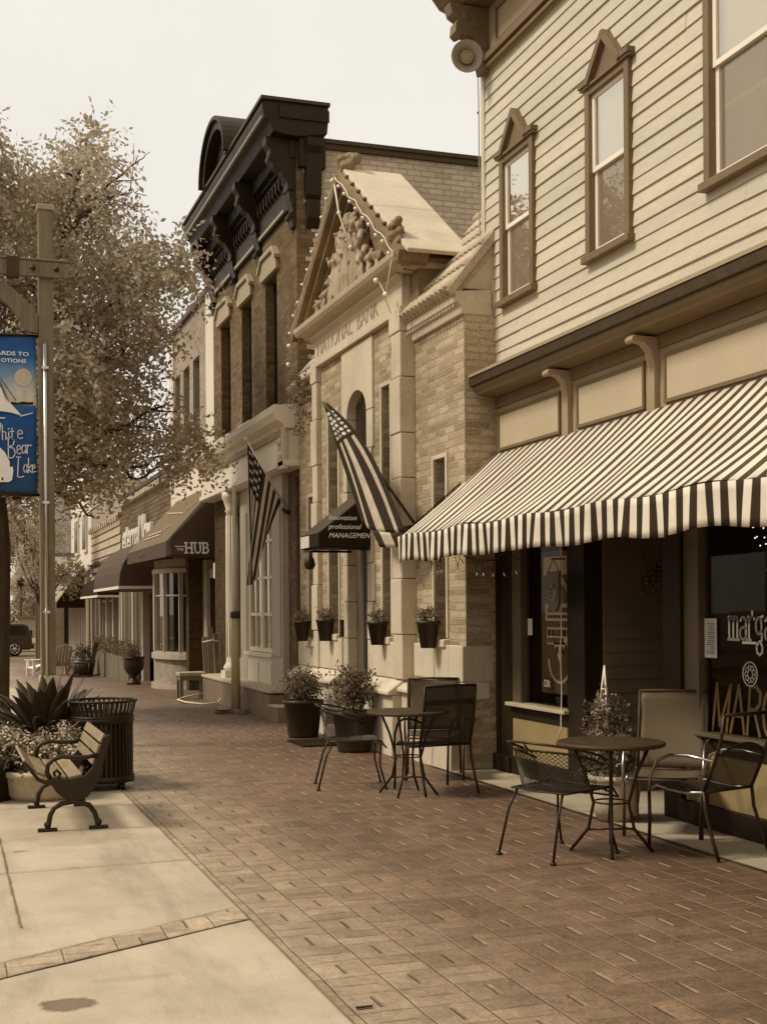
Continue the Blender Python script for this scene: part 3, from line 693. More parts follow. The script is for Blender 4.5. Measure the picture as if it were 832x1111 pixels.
p.build('print', 'ink', po)
p = MB(); p.box(X1+.05, X1+.053, 11.30, 11.40, 1.36, 1.52); tag(p.build('paper_notice', 'paper'), 'small pale slip taped beside the poster in the left shop window', 'notice')
p = MB(); p.box(X1+.055, X1+.058, 8.175, 8.335, 1.245, 1.535); q_ = p.build('paper_notice', 'paper'); tag(q_, 'white sheet with small print taped at the edge of the window reading marga', 'notice')
p = MB(); rg = random.Random(2)
for i in range(15): p.box(X1+.0535, X1+.055, 8.20, 8.20+rg.uniform(.06, .11), 1.275+i*.0155, 1.281+i*.0155)
p.build('print', 'ink', q_)
gl = {'M': [[(0, 0), (0, 1)], [(0, 1), (.35, .1)], [(.35, .1), (.7, 1)], [(.7, 1), (.7, 0)]], 'A': [[(0, 0), (.33, 1)], [(.33, 1), (.66, 0)], [(.14, .36), (.52, .36)]],
      'R': [[(0, 0), (0, 1)], [(0, 1), (.3, 1), (.5, .88), (.5, .65), (.3, .52), (0, .52)], [(.25, .52), (.58, 0)]], 'G': [arc(.36, .5, .36, .5, 50, 330, 12)+[(.67, .46), (.4, .46)]]}
yy = 8.27
for ch, w_, lean, lb in (('M', .28, -.10, 'gold upright letter M leaning in the shop window'), ('A', .25, .0, 'gold upright letter A standing in the shop window'), ('R', .22, -.04, 'gold upright letter R standing in the shop window'), ('G', .24, .0, 'gold upright letter G standing in the shop window')):
    m_ = MB(); strokes(m_, [[(p_[0]*.75, p_[1]) for p_ in l] for l in gl[ch]], (X1+.078, yy, .715), (0, -1, 0), (.05, lean, 1), .34, .026, .003)
    tag(m_.build('display_letter', 'gold_letter'), lb, 'letter'); yy -= w_*.82
m_ = MB(); m_.tube([(X1+.8, 8.2-.03*i, .72+.42*math.sin(PI*min(1, i/20.))**.5) for i in range(21)], .10, 10); m_.ball((X1+.75, 7.75, 1.0), .2, 14)
tag(m_.build('display_cushion', 'bronze_metal'), 'dark rounded shape on display behind the gold letters', 'display')
fl = MB(); rg = random.Random(21)
for i in range(9):
    y = 8.2-i*.07
    for j in range(rg.randint(2, 6)): fl.ball((X1+.35+rg.uniform(0, .1), y+rg.uniform(-.015, .015), 2.22-j*.065-rg.uniform(0, .03)), .006, 6)
n = NT('fairy_bulb'); e = n.n('ShaderNodeEmission'); e.inputs[0].default_value = (1, .86, .6, 1); e.inputs[1].default_value = 1.6; n.t.links.new(e.outputs[0], n.out.inputs[0]); M['fairy_bulb'] = n.m
tag(fl.build('fairy_lights', 'fairy_bulb'), 'curtain of tiny lit bulbs hanging inside the marga window', 'fairy lights')
hs = thing('hanging_shield', 'shield-shaped carved plaque hanging in front of the dark post by the left shop window', 'plaque', (X1-.14, 10.46, 1.6), world=True)
pl = [(10.33, 1.95), (10.57, 1.95), (10.57, 1.72)]+[(10.45+.12*math.cos(t*PI/8), 1.72+.14*math.sin(t*PI/8)) for t in range(0, -9, -1)]+[(10.33, 1.72)]
m_ = MB(); m_.prism(pl, 'x', X1-.15, X1-.125); m_.build('board', 'brown_jamb', hs)
m_ = MB()
for r_ in (.03, .06, .09): m_.tube([(X1-.155, 10.45+r_*math.cos(t*PI/8), 1.80+r_*1.2*math.sin(t*PI/8)) for t in range(0, -9, -1)], .006, 5)
m_.ball((X1-.155, 10.45, 1.82), .018, 8); m_.build('carving', 'tan_panel', hs)
m_ = MB(); m_.tube([(X1-.14, 10.35, 1.95), (X1-.14, 10.45, 2.06), (X1-.14, 10.55, 1.95)], .004, 5); m_.tube([(X1-.02, 10.45, 2.06), (X1-.16, 10.45, 2.06)], .008, 5)
m_.build('hook', 'black_metal', hs)
m_ = MB(); m_.tube([(X1-.06, 10.47+.008*math.sin(i*.8), 2.5-i*.075) for i in range(27)]+[(X1-.08, 10.50, .44)], .006, 5); tag(m_.build('cord', 'rope_white'), 'thin white cord hanging down beside the left shop window', 'cord')
ns = thing('doorway_sign', 'small pale square sign hanging in the dark shop doorway', 'sign', (X1+.3, 9.1, 1.6), world=True)
m_ = MB(); m_.obox((X1+.25, 9.0, 1.71), (.055, .02, 0), (-.004, .010, 0), (0, 0, .085)); m_.build('board', 'paper', ns)
m_ = MB(); m_.obox((X1+.246, 8.986, 1.71), (.040, .015, 0), (-.001, .002, 0), (0, 0, .065)); m_.build('face', 'dark_siding', ns)
m_ = MB(); m_.tube([(X1+.25, 9.0, 1.79), (X1+.25, 9.0, 2.1)], .004, 4); m_.build('wire', 'black_metal', ns)
hb = thing('hanging_plant', 'dark trailing plant hanging high in the shop doorway', 'plant', (X1+.3, 9.25, 1.9), world=True)
leaf_mesh('foliage', [((X1+.3, 9.3, 1.93), .16, 1)], 'leaf_dark', hb, 60, .035, 31)
m_ = MB(); m_.tube([(X1+.3, 9.3, 1.95), (X1+.3, 9.3, 2.58)], .004, 4); m_.build('wire', 'black_metal', hb)

# horn loudspeaker
ls = thing('loudspeaker', 'round grey horn loudspeaker fixed under the roof bracket of the clapboard shop', 'loudspeaker', (5.06, 12.15, 7.22)); ls.scale = (.82, .82, .82)
axd = Vector((-.25, -.96, -.10)).normalized()
def horn(mb, prof, mi=0):
    q = Vector((0, 0, 1)).rotation_difference(axd).to_matrix(); tmp = MB(); tmp.lathe(prof, n=28); mb2 = tmp
    k0 = len(mb.v); mb.v += [tuple(q @ Vector(v)) for v in tmp.v]; mb.f += [tuple(i+k0 for i in f) for f in tmp.f]; mb.mi += [mi]*len(tmp.f); mb.sm += tmp.sm
m_ = MB(); horn(m_, [(.03, -.16), (.05, -.12), (.07, -.05), (.11, .02), (.17, .07), (.195, .09), (.200, .095), (.195, .10), (.165, .075), (.105, .03), (.06, -.03), (.0, -.05)]); m_.build('horn', 'grey_storefront', ls)
m_ = MB(); horn(m_, [(0, -.04), (.075, -.04), (.085, .05), (.08, .075), (.06, .08), (.055, .07), (.045, .085), (.02, .075), (0, .08)]); m_.build('reflex_cone', 'taupe_light', ls)
m_ = MB(); m_.tube([(0, .08, 0), (.08, .05, .02), (.17, 0, .04)], .02, 8); m_.tube([(0, .05, .03), (.05, 0, .18)], .012, 6); m_.build('mount', 'bronze_metal', ls)
m_ = MB(); m_.tube([(5.25, 12.3, 7.2), (5.262, 12.31, 6.9), (5.265, 12.31, 5.6), (5.262, 12.31, 4.8), (5.27, 12.3, 4.1)], .006, 5)
for z in (6.75, 6.0, 5.2, 4.6): m_.ball((5.255, 12.31, z), .016, 6)
tag(m_.build('cable', 'taupe_light'), 'thin cable running down the corner of the clapboard shop', 'cable')

# striped awning
aw = thing('striped_awning', 'large black and white striped shop awning with a hanging valance', 'awning', (X1, 8, 2.3), world=True)
AY0, AY1, AXF = 2.2, 12.02, 4.25
m_ = MB(); rg = random.Random(4)
def slope(u, v):
    y = AY0+(AY1-AY0)*u; sag = .045*math.sin(PI*v)*(1+.5*math.sin(y*2.1))
    x = X1-.03+(AXF-X1+.03)*v; z = 3.17+(2.335-3.17)*v-sag*.6+(.016*math.sin(y*5.)+.012*math.sin(y*1.9+1))*v+.010*math.sin(y*7.3)*math.sin(PI*v)
    return (x, y+(.14*(1-v) if u > .999 else 0), z)
m_.grid(slope, 120, 8); m_.build('canopy', 'awning_slope', aw, solid=.006)
m_ = MB()
def val(u, v):
    y = AY0+(AY1-AY0)*u; fl_ = (.012*math.sin(y*9.)+.010*math.sin(y*23.+1)+.008*math.sin(y*4.))*v
    return (AXF-.008+fl_, y+.01*math.sin(y*13)*v, 2.338+.012*math.sin(y*5.)-.262*v+.008*math.sin(y*6.)*v)
m_.grid(val, 420, 5); m_.build('valance', 'awning_valance', aw, solid=.004)
m_ = MB(); m_.grid(lambda u, v: (X1-.03+(AXF-X1+.03)*u, AY1+.14*(1-u)-.004, (3.165+(2.33-3.165)*u)*(1-v)+v*(2.10 if u > .999 else max(2.1, 3.165+(2.33-3.165)*u-.02))), 10, 1); m_.build('side_panel', 'black_canvas', aw)
m_ = MB(); m_.tube([(AXF+.01, AY0, 2.325), (AXF+.01, AY1, 2.325)], .014, 6)
for y in (11.95, 10.2, 8.7, 6.5, 4.5, 2.5): m_.tube([(X1-.02, y, 2.32), (AXF+.01, y, 2.32)], .012, 6)
m_.build('frame', 'black_metal', aw)
ic = thing('icicle_lights', 'tangle of unlit icicle light wires under the left end of the striped awning', 'string lights', (4.4, 11.2, 2.05), world=True)
m_ = MB(); bu = MB(); rg = random.Random(8); p0 = Vector((4.36, 11.55, 2.12)); main = [p0]
for i in range(24):
    p0 = p0+Vector((rg.uniform(-.015, .03), -.075, rg.uniform(-.04, .04))); p0.z = min(2.13, max(2.03, p0.z)); main.append(p0.copy())
    if rg.random() < .6:
        e_ = p0+Vector((rg.uniform(-.03, .03), rg.uniform(-.1, .1), -rg.uniform(.05, .16))); m_.tube([p0, p0.lerp(e_, .5)+Vector((0, .03, 0)), e_], .003, 4); bu.tube([e_, e_+Vector((.0, rg.uniform(-.03, .03), -.025))], .006, 5)
m_.tube(main, .006, 5); m_.build('wire', 'black_metal', ic); bu.build('bulbs', 'rope_white', ic)
# ================================================================== 2  stone bank
bank = thing('stone_bank', 'pale stone bank with a steep carved gable, slit windows and tiled side roof', 'building', (4.95, 15.2, 0), world=True)
XW, XB = 4.95, 4.85
BY0, BY1 = 12.28, 18.35
# right wing, centre bay, left wing: rock-faced brick with real slits
mw = MB(); mw.wall_x(XW, 11.99, 13.70, 1.25, 4.66, [(12.50, 12.84, 1.32, 3.2)], .32); mw.face([(XW, 11.99, 0), (5.6, 11.99, 0), (5.6, 11.99, 4.66), (XW, 11.99, 4.66)])
mw.face([(5.6, 11.99, 0), (5.6, 12.24, 0), (5.6, 12.24, 4.66), (5.6, 11.99, 4.66)])
mw.wall_x(XW, 16.96, BY1, 1.25, 4.75, [(17.42, 17.84, 1.2, 3.22)], .32)
mw.wall_x(XB, 13.55, 16.96, 1.25, 4.95, [(13.95, 14.25, 1.32, 4.2), (14.70, 15.66, .8, 4.42), (16.02, 16.46, 1.32, 4.2)], .38)
mw.build('wall', 'brick_bank', bank)
bk = MB(); bk.box(5.6, 13, 12.30, BY1, -.1, 5.1); bk.build('rear_wall', 'brick_bank', bank)
# dark of the slits
for (y0, y1, z0, z1, xd) in ((12.50, 12.84, 1.32, 3.2, XW+.31), (17.42, 17.84, 1.2, 3.22, XW+.31), (13.95, 14.25, 1.32, 4.2, XB+.37), (16.02, 16.46, 1.32, 4.2, XB+.37)):
    window(bank, xd-.06, y0+.005, y1-.005, z0+.005, z1-.005, .03, .05, 'brown_jamb', 'dark_pane')
    s = MB(); t = .05; xf = (XW if xd == XW+.31 else XB)-.02
    s.box(xf, xf+.33, y0-t, y0-.001, z0, z1+t); s.box(xf, xf+.33, y1+.001, y1+t, z0, z1+t); s.box(xf+.002, xf+.33, y0, y1, z1+.001, z1+t-.002); s.build('slit_surround', 'limestone', bank, bevel=.006)
    s = MB(); s.prism([(xf-.05, z0-.1), (xf-.05, z0-.02), (xf+.33, z0+.015), (xf+.33, z0-.1)], 'y', y0-.06, y1+.06); s.build('sill', 'limestone_white', bank, bevel=.01)
# tall arched doorway in its stone frame
s = MB(); ya, yb, zc = 14.78, 15.58, 4.02; ym, r = (ya+yb)/2, (yb-ya)/2
xf = XB-.03
for y0, y1 in ((ya-.24, ya), (yb, yb+.20)):
    zz = .80; i = 0
    while zz < 4.0:
        h = .46; s.box(xf-(.004 if i % 2 else 0), xf+.34, y0+(.05 if (i % 2 and y0 < ya-.1) else 0), y1-(.05 if (i % 2 and y0 >= yb) else 0), zz, min(zz+h-.008, 4.02)); zz += h; i += 1
pts = [(ya-.24, 4.02)]+[(ya, 4.02)]+[(ym+r*math.cos(PI-PI*t/14), zc+.30*math.sin(PI*t/14)) for t in range(1, 14)]+[(yb, 4.02), (yb+.2, 4.02), (yb+.2, 4.88), (ya-.24, 4.88)]
s.prism(pts, 'x', xf-.002, xf+.34)
s.build('door_surround', 'limestone', bank, bevel=.006)
s = MB(); s.box(XB+.09, XB+.13, ya-.05, yb+.05, .8, 4.5); d = s.build('door', 'brown_jamb', bank)
s = MB(); s.box(XB+.07, XB+.089, ya+.002, ya+.46, .8, 4.4); s.build('door_post', 'black_paint', d)
s = MB(); s.box(XB+.08, XB+.089, ya+.50, yb-.06, 2.75, 4.2); s.build('pane', 'dark_pane', d)
s = MB(); s.box(XB+.075, XB+.089, ya+.48, yb-.05, 2.62, 2.7); s.build('transom', 'brown_jamb', d)
# pale stone bands, quoins, plinth
s = MB(); rg = random.Random(3)
def blocks(mb, x0, x1, y0, y1, z0, z1, w):
    y = y0
    while y < y1-.02:
        ye = min(y1, y+w*rg.uniform(.8, 1.25)); ye = y1 if y1-ye < .15 else ye
        mb.box(x0+rg.uniform(-.006, .006), x1, y+.002, ye-.002, z0, z1-.003); y = ye
blocks(s, XW-.045, XW+.3, 11.985, 13.42, .88, 1.25, .42); blocks(s, XB-.05, XB+.3, 13.76, 14.53, .84, 1.25, .32); blocks(s, XB-.05, XB+.3, 15.79, 16.94, .84, 1.25, .4); blocks(s, XW-.04, XW+.3, 16.96, BY1, .82, 1.22, .45)
s.build('stone_band', 'limestone', bank, bevel=.012)
s = MB()
for (xa, y0, y1, zt) in ((XW-.045, 11.98, 13.5, .875), (XB-.05, 13.5, 14.53, .835), (XB-.05, 15.79, 17.0, .835), (XW-.04, 17.0, BY1+.0, .815)):
    s.prism([(xa-.17, zt-.17), (xa-.17, zt-.13), (xa+.02, zt), (xa+.3, zt), (xa+.3, zt-.17)], 'y', y0, y1)
s.build('plinth_cap', 'limestone_white', bank, bevel=.012)
s = MB()
for (xa, y0, y1, zt) in ((XW-.05, 11.99, 13.5, .70), (XB-.05, 13.5, 14.53, .66), (XB-.05, 15.79, 17.0, .66), (XW-.05, 17.0, BY1, .64)):
    n_ = 3
    for i in range(n_):
        a, b = y0+(y1-y0)*i/n_, y0+(y1-y0)*(i+1)/n_
        s.prism([(xa-.13+rg.uniform(-.01, .01), -.02), (xa-.11, zt+.003), (xa+.3, zt+.003), (xa+.3, -.02)], 'y', a+.002, b-.002)
s.build('plinth', 'limestone', bank, bevel=.015)
s = MB()
for i in range(3): s.box(XB-.30+i*.17, XB+.33, 14.54, 15.78, -.02, .18+i*.2)
s.box(XB+.1, XB+.33, 14.55, 15.77, .5, .80); s.build('door_step', 'limestone_dark', bank, bevel=.012)
s = MB()
for (y0, y1, xb) in ((13.43, 13.74, XB), (16.82, 17.05, XB)):
    z = .84; i = 0
    while z < 4.95:
        h = .62 if i % 2 else .50; g = .05 if i % 2 else 0
        s.box(xb-.07-.01*(i % 2), XW+.2, y0, y1+g, z, min(z+h-.006, 4.97)); z += h; i += 1
z = 1.25; i = 0
while z < 4.5:
    h = .40; z += h; i += 1
s.build('quoins', 'limestone', bank, bevel=.012)
# wing cornice + tile roof
s = MB(); s.prism([(XW+.3, 4.58), (XW-.03, 4.58), (XW-.04, 4.66), (XW-.09, 4.70), (XW-.10, 4.80), (XW+.3, 4.84)], 'y', 11.98, 13.45)
s.prism([(XW+.3, 4.62), (XW-.03, 4.62), (XW-.04, 4.68), (XW-.09, 4.72), (XW-.10, 4.80), (XW+.3, 4.86)], 'y', 17.0, BY1); s.box(XW+.31, 5.6, 11.985, 12.24, 4.662, 4.95); s.prism([(4.93, 4.845), (5.74, 4.845), (5.74, 5.86)], 'y', 12.03, 12.24)
s.build('wing_cornice', 'limestone', bank, bevel=.01)
s = MB()
for i in range(16): s.ball((XW-.105, 12.02+i*.09, 4.645), .028, 6, sc=(.5, 1.2, 1))
s.build('carved_band', 'limestone_dark', bank)
def tiles(y0, y1, nm):
    t = MB(); n_ = int((y1-y0)/.115); e0 = Vector((4.80, 0, 4.80)); e1 = Vector((5.75, 0, 5.98)); L = (e1-e0); nrow = 5
    t.prism([(e0.x+.03, e0.z-.02), (e1.x, e1.z-.06), (e1.x+.12, e1.z-.06), (e0.x+.1, e0.z-.03)], 'y', y0+.02, y1-.02)
    for i in range(n_):
        y = y0+(i+.5)*(y1-y0)/n_
        for j in range(nrow):
            a = e0+L*(j/nrow)+Vector((0, y, .0)); b = e0+L*((j+1.12)/nrow)+Vector((0, y, -.018)); t.tube([a+Vector((0, 0, .02)), b+Vector((0, 0, .02))], [.058, .046], 8)
    return t.build(nm, 'tile_clay', bank)
tiles(12.0, 13.45, 'tile_roof'); tiles(17.0, 18.4, 'tile_roof')
s = MB()
s.obox((5.27, 12.01, 5.37), (.475, 0, .59), (0, .025, 0), (-.03, 0, .024))
s.tube([(5.75, 11.95, 6.02), (5.75, 13.5, 6.02)], .07, 8); s.build('ridge_tiles', 'tile_clay', bank)
# entablature and gable
GC, GH, GZ0, GZ1 = 15.2, 2.16, 5.36, 6.85
s = MB(); s.box(XB-.045, XB+.35, 13.44, 16.98, 4.98, 5.32); s.box(XB-.075, XB+.35, 13.42, 17.0, 4.90, 4.975)
s.build('frieze', 'limestone', bank, bevel=.008)
s = MB()
for sg_, (ya, yb) in enumerate(((13.08, 17.32),)):
    s.prism([(5.2, 5.322), (XB-.06, 5.322), (XB-.10, 5.34), (XB-.14, 5.37), (XB-.22, 5.39), (4.6, 5.43), (4.585, 5.48), (5.2, 5.48)], 'y', ya, yb)
s.prism([(XB-.05, 5.20), (XB-.06, 5.25), (XB-.12, 5.30), (XB-.12, 5.321), (XB-.04, 5.321), (XB-.04, 5.20)], 'y', 13.40, 17.02)
s.build('pediment_cornice', 'limestone', bank, bevel=.006)
text('carved_letters', 'NATIONAL  BANK', .30, (XB-.046, 16.84, 5.045), (0, -1, 0), (0, 0, 1), 'limestone_dark', bank, .006, sx=1.05, bold=-.002)
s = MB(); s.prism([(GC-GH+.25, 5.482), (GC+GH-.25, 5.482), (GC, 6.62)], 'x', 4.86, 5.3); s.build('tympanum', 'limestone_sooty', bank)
# raking stones
dv = Vector((0, GH, GZ1-GZ0)); L = dv.length; un = dv.normalized(); nn = Vector((0, -un.z, un.y))
s = MB()
for sg in (-1, 1):
    def P(t, off, sg=sg): q = Vector((0, -GH, GZ0+.05))+dv*t+nn*off; return (GC+sg*q.y*1., q.z)
    s.prism([P(-.03, -.02), P(1.0, -.02), (GC, P(1.0, -.02)[1]+.0), P(1., .10), P(-.03, .10)], 'x', 4.60, 4.95)
    s.prism([P(.0, -.11), P(.97, -.11), P(.99, -.022), P(-.02, -.022)], 'x', 4.67, 4.95)
    s.prism([P(.04, -.19), P(.92, -.19), P(.965, -.112), P(.02, -.112)], 'x', 4.76, 4.95)
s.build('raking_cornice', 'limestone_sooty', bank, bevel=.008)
s = MB(); 
for sg in (-1, 1):
    def P(t, off, sg=sg): q = Vector((0, -GH, GZ0+.05))+dv*t+nn*off; return (GC+sg*q.y*1., q.z)
    for i in range(2):
        a, b = -.06+i*.54, -.06+(i+1)*.54-.002
        b = min(b, 1.02)
        s.prism([P(a, .102), P(b, .102), P(b, .15), P(a, .15)], 'x', 4.66, 5.42)
s.build('gable_slab', 'limestone_white', bank, bevel=.01)
s = MB()
for sg in (-1, 1):
    s.prism([(GC+sg*(GH+.10), GZ0+.02), (GC+sg*(GH-.42), GZ0+.02), (GC+sg*(GH-.42), GZ0+.42)], 'x', 4.96, 5.38)
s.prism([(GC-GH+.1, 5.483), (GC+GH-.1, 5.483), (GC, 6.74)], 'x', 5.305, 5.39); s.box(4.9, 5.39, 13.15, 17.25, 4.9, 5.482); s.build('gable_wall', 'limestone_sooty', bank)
s = MB(); rg = random.Random(17)                                      # crockets up the gable edge
for sg in (-1, 1):
    for i in range(9):
        q = Vector((0, -GH, GZ0+.05))+dv*(.05+i*.108)+nn*.13; s.ball((4.645, GC+sg*q.y, q.z-.01), .034, 8, sc=(.9, 1.6, .6))
    for j in range(14): s.ball((4.66+rg.uniform(-.05, .07), GC+sg*(GH-.16+rg.uniform(-.09, .09)), GZ0+.34+rg.uniform(-.16, .14)), rg.uniform(.04, .075), 8)
for j in range(22): s.ball((4.72+rg.uniform(-.06, .10), GC+rg.uniform(-.12, .12), GZ1+.08+rg.uniform(0, .25)), rg.uniform(.05, .085), 8)
ck = s.build('crockets', 'limestone_sooty', bank); md = ck.modifiers.new('r', 'REMESH'); md.mode = 'VOXEL'; md.voxel_size = .014
# relief of draped figures in the gable (a generic carved group)
s = MB(); rg = random.Random(23)
def fig(y, z, h, lean=0., x=4.80):
    q = Matrix.Rotation(lean, 3, 'X')
    s.ball((x-.03, y-math.sin(lean)*h*.42, z+h*.88), h*.105, 8, sc=(1, .85, 1.15))
    s.ball((x, y-math.sin(lean)*h*.3, z+h*.62), h*.2, 8, sc=(.62, .8, 1.1), rot=q); s.ball((x+.01, y, z+h*.25), h*.26, 8, sc=(.62, .8, 1.25), rot=q)
    for k_ in range(5):
        yy = y+(k_-2)*h*.065; s.tube([(x-.09, yy, z), (x-.11, yy+rg.uniform(-.03, .03), z+h*.28), (x-.09, y+(k_-2)*h*.04-math.sin(lean)*h*.2, z+h*.6)], [.03, .022, .012], 6)
    for sg in (-1, 1): s.tube([(x-.05, y+sg*h*.12-math.sin(lean)*h*.35, z+h*.74), (x-.11, y+sg*h*.21, z+h*.58), (x-.13, y+sg*h*rg.uniform(.02, .25), z+h*rg.uniform(.42, .8))], [.05, .04, .03], 6)
for (y, z, h, le) in ((15.2, 5.48, 1.05, 0), (15.52, 5.48, .80, .12), (14.86, 5.48, .82, -.12), (15.85, 5.48, .56, .3), (14.55, 5.48, .58, -.3), (14.25, 5.48, .38, -.7), (16.15, 5.48, .38, .7), (13.95, 5.48, .28, -.9), (16.45, 5.48, .28, .9), (14.7, 5.6, .72, -.25), (15.7, 5.6, .72, .25), (14.95, 5.98, .5, -.1), (15.45, 5.98, .5, .1), (15.36, 5.85, .62, .1), (15.02, 5.86, .62, -.1), (15.2, 6.08, .42, 0)): fig(y, z, h, le)
for i in range(20): s.ball((4.80, GC+rg.uniform(-1.2, 1.2), 5.54+rg.uniform(0, .10)), rg.uniform(.04, .1), 8)
rl = s.build('carved_relief', 'limestone_dark', bank); md = rl.modifiers.new('r', 'REMESH'); md.mode = 'VOXEL'; md.voxel_size = .013; md.use_smooth_shade = True
s = MB(); s.box(5.0, 13, 12.3, BY1, 5.1, 5.14); s.build('roof', 'asphalt', bank)
# ivy-like carving hanging at the left end of the gable is a climbing plant
iv = thing('climbing_plant', 'sparse climbing plant hanging at the left end of the stone gable', 'plant', (4.8, 17.6, 4.6), world=True)
leaf_mesh('foliage', [((4.78, 17.5, 4.78), (.1, .28, .22), 1), ((4.78, 17.62, 4.4), (.08, .16, .3), .6)], 'leaf_shrub', iv, 60, .05, 41, spray=6)
# string lights round the gable
sl = thing('gable_lights', 'string of round white bulbs along the edges of the carved stone gable', 'string lights', (4.6, 15.2, 6), world=True)
s = MB(); bu = MB(); rg = random.Random(9)
for sg in (-1, 1):
    ln = []
    for i in range(29):
        t = i/28; q = Vector((0, -GH, GZ0+.05))+dv*t+nn*.04; p = Vector((4.575+rg.uniform(-.012, .005), GC+sg*q.y, q.z-.02*math.sin(t*28))); ln.append(p)
        if i % 3 == 1: bu.ball(p+Vector((-.03, 0, -.035)), .022, 8)
    s.tube(ln, .007, 5)
ln = [Vector((4.57, 15.2, 6.85)), Vector((4.58, 15.05, 6.45)), Vector((4.62, 14.72, 5.95))]; s.tube(ln, .012, 5)
for p in ln[1:]: bu.ball(p, .028, 8)
for (y, z) in ((13.62, 5.28), (13.3, 5.05), (17.45, 5.3), (17.5, 5.05)): bu.ball((4.57, y, z), .032, 8)
s.tube([(4.575, 13.05, 5.45), (4.57, 13.3, 5.05), (4.6, 13.62, 5.28), (4.7, 13.5, 4.9)], .006, 5)
s.build('wire', 'rope_white', sl); bu.build('bulbs', 'letter_white', sl)
# awning over the bank door
ba = thing('door_awning', 'small black canvas awning with white lettering over the stone bank doorway', 'awning', (XB, 15, 2.6), world=True)
AZ0, AZ1, AZT = 2.36, 2.52, 3.02; ax = 4.17; ya, yb = 14.62, 15.42
s = MB(); s.prism([(XB-.03, AZ0), (ax, AZ0), (ax, AZ1), (XB-.03, AZT)], 'y', ya, yb); s.build('canopy', 'black_canvas', ba, bevel=.01)
s = MB(); s.face([(ax-.004, ya+.01, AZ1+.002), (ax-.004, yb-.01, AZ1+.002), (XB-.034, yb-.01, AZT+.006), (XB-.034, ya+.01, AZT+.006)]); s.build('sloping_top', 'bronze_metal', ba)
for i, w_ in enumerate(('Innovation', 'professional', 'MANAGEMENT')): text('lettering', w_, .084, (XB-.56, ya-.004, 2.68-.105*i), (1, 0, 0), (0, 0, 1), 'letter_white', ba, .001, shear=.3, sx=.98)
s = MB(); s.box(ax-.012, ax-.004, yb-.42, yb-.04, AZ0+.01, AZ1-.01); s.build('badge', 'paper', ba)
s = MB(); s.tube([(ax+.03, ya+.03, AZ0-.02), (ax+.03, yb-.03, AZ0-.02), (XB-.03, yb-.03, AZ0-.02)], .014, 6); s.tube([(ax+.03, ya+.03, AZ0-.02), (XB-.03, ya+.03, AZ0-.02)], .014, 6); s.build('frame', 'black_metal', ba)
s = MB(); s.lathe([(.0, 0), (.05, .01), (.075, .06), (.06, .14), (.03, .17), (.03, .24), (0, .25)], (4.35, 15.66, 2.12), 12); s.tube([(4.35, 15.66, 2.36), (4.5, 15.66, 2.42), (XB, 15.66, 2.42)], .014, 6)
tag(s.build('lantern', 'black_metal'), 'small black lantern on a bracket beneath the bank door awning', 'lantern')
# pots on the sills
def sill_pot(x, y, z, seed, label, sc=1.):
    t = thing('sill_pot', label, 'potted plant', (x, y, z), group='potted plants on the bank window sills', world=True)
    m_ = MB(); m_.lathe([(.0, 0), (.075*sc, 0), (.115*sc, .24*sc), (.125*sc, .24*sc), (.125*sc, .27*sc), (.10*sc, .27*sc), (.09*sc, .24*sc), (0, .24*sc)], (x, y, z), 20); m_.build('pot', 'pot_black', t)
    leaf_mesh('foliage', [((x, y, z+.33*sc), (.10*sc, .10*sc, .09*sc), 1)], 'leaf_shrub', t, 120, .028, seed, spray=5, droop=.15)
sill_pot(4.78, 17.62, 1.18, 51, 'dark sill pot in the bank window nearest the white shop front', 1.05); sill_pot(4.72, 16.24, 1.21, 52, 'dark sill pot in the tall slit left of the bank door', 1.05)
sill_pot(4.72, 14.10, 1.21, 53, 'dark sill pot in the tall slit right of the bank door', 1.0); sill_pot(4.80, 12.67, 1.21, 54, 'dark sill pot in the short bank window behind the striped awning', 1.05)
for (y, z, lb) in ((14.42, 1.27, 'small black box on the ledge right of the bank door'), (15.80, 1.27, 'small black box on the ledge left of the bank door')):
    m_ = MB(); m_.box(XB-.06, XB+.06, y-.05, y+.05, z, z+.20); m_.box(XB-.065, XB+.065, y-.055, y+.055, z+.20, z+.22); tag(m_.build('ledge_box', 'black_paint', bevel=.006), lb, 'box')

# ================================================================== 3  brick building with the heavy dark cornice
bb = thing('brick_building', 'dark brick two-storey building with a heavy black bracketed cornice and white shop front', 'building', (5, 21.7, 0), world=True)
XD = 5.0; DY0, DY1 = 18.6, 24.88
dw = [(23.32, 24.15, 4.86, 6.98), (21.6, 22.36, 4.86, 6.96), (19.82, 20.58, 4.86, 6.96)]
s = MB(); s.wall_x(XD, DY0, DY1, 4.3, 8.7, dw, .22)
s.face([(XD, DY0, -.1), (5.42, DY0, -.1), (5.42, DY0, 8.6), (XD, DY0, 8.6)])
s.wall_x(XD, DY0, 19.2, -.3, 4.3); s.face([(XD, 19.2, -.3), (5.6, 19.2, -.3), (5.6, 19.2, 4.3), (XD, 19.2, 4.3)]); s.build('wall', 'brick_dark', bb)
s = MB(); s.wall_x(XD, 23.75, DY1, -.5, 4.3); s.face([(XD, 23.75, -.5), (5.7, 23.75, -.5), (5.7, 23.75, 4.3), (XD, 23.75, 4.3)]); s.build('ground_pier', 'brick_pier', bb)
s = MB(); s.box(4.985, 5.02, DY0-.02, DY0+.10, .1, 3.6); s.build('pier_edge', 'brick_pier', bb)
s = MB(); s.face([(5.42, DY0, 4.8), (14, DY0, 4.8), (14, DY0, 8.52), (5.42, DY0, 8.52)])
s.face([(XD, DY1, 4.3), (14, DY1, 4.3), (14, DY1, 8.5), (XD, DY1, 8.5)]); s.face([(14, DY0, 0), (14, DY1, 0), (14, DY1, 8.5), (14, DY0, 8.5)])
s.build('party_wall', 'brick_party', bb)
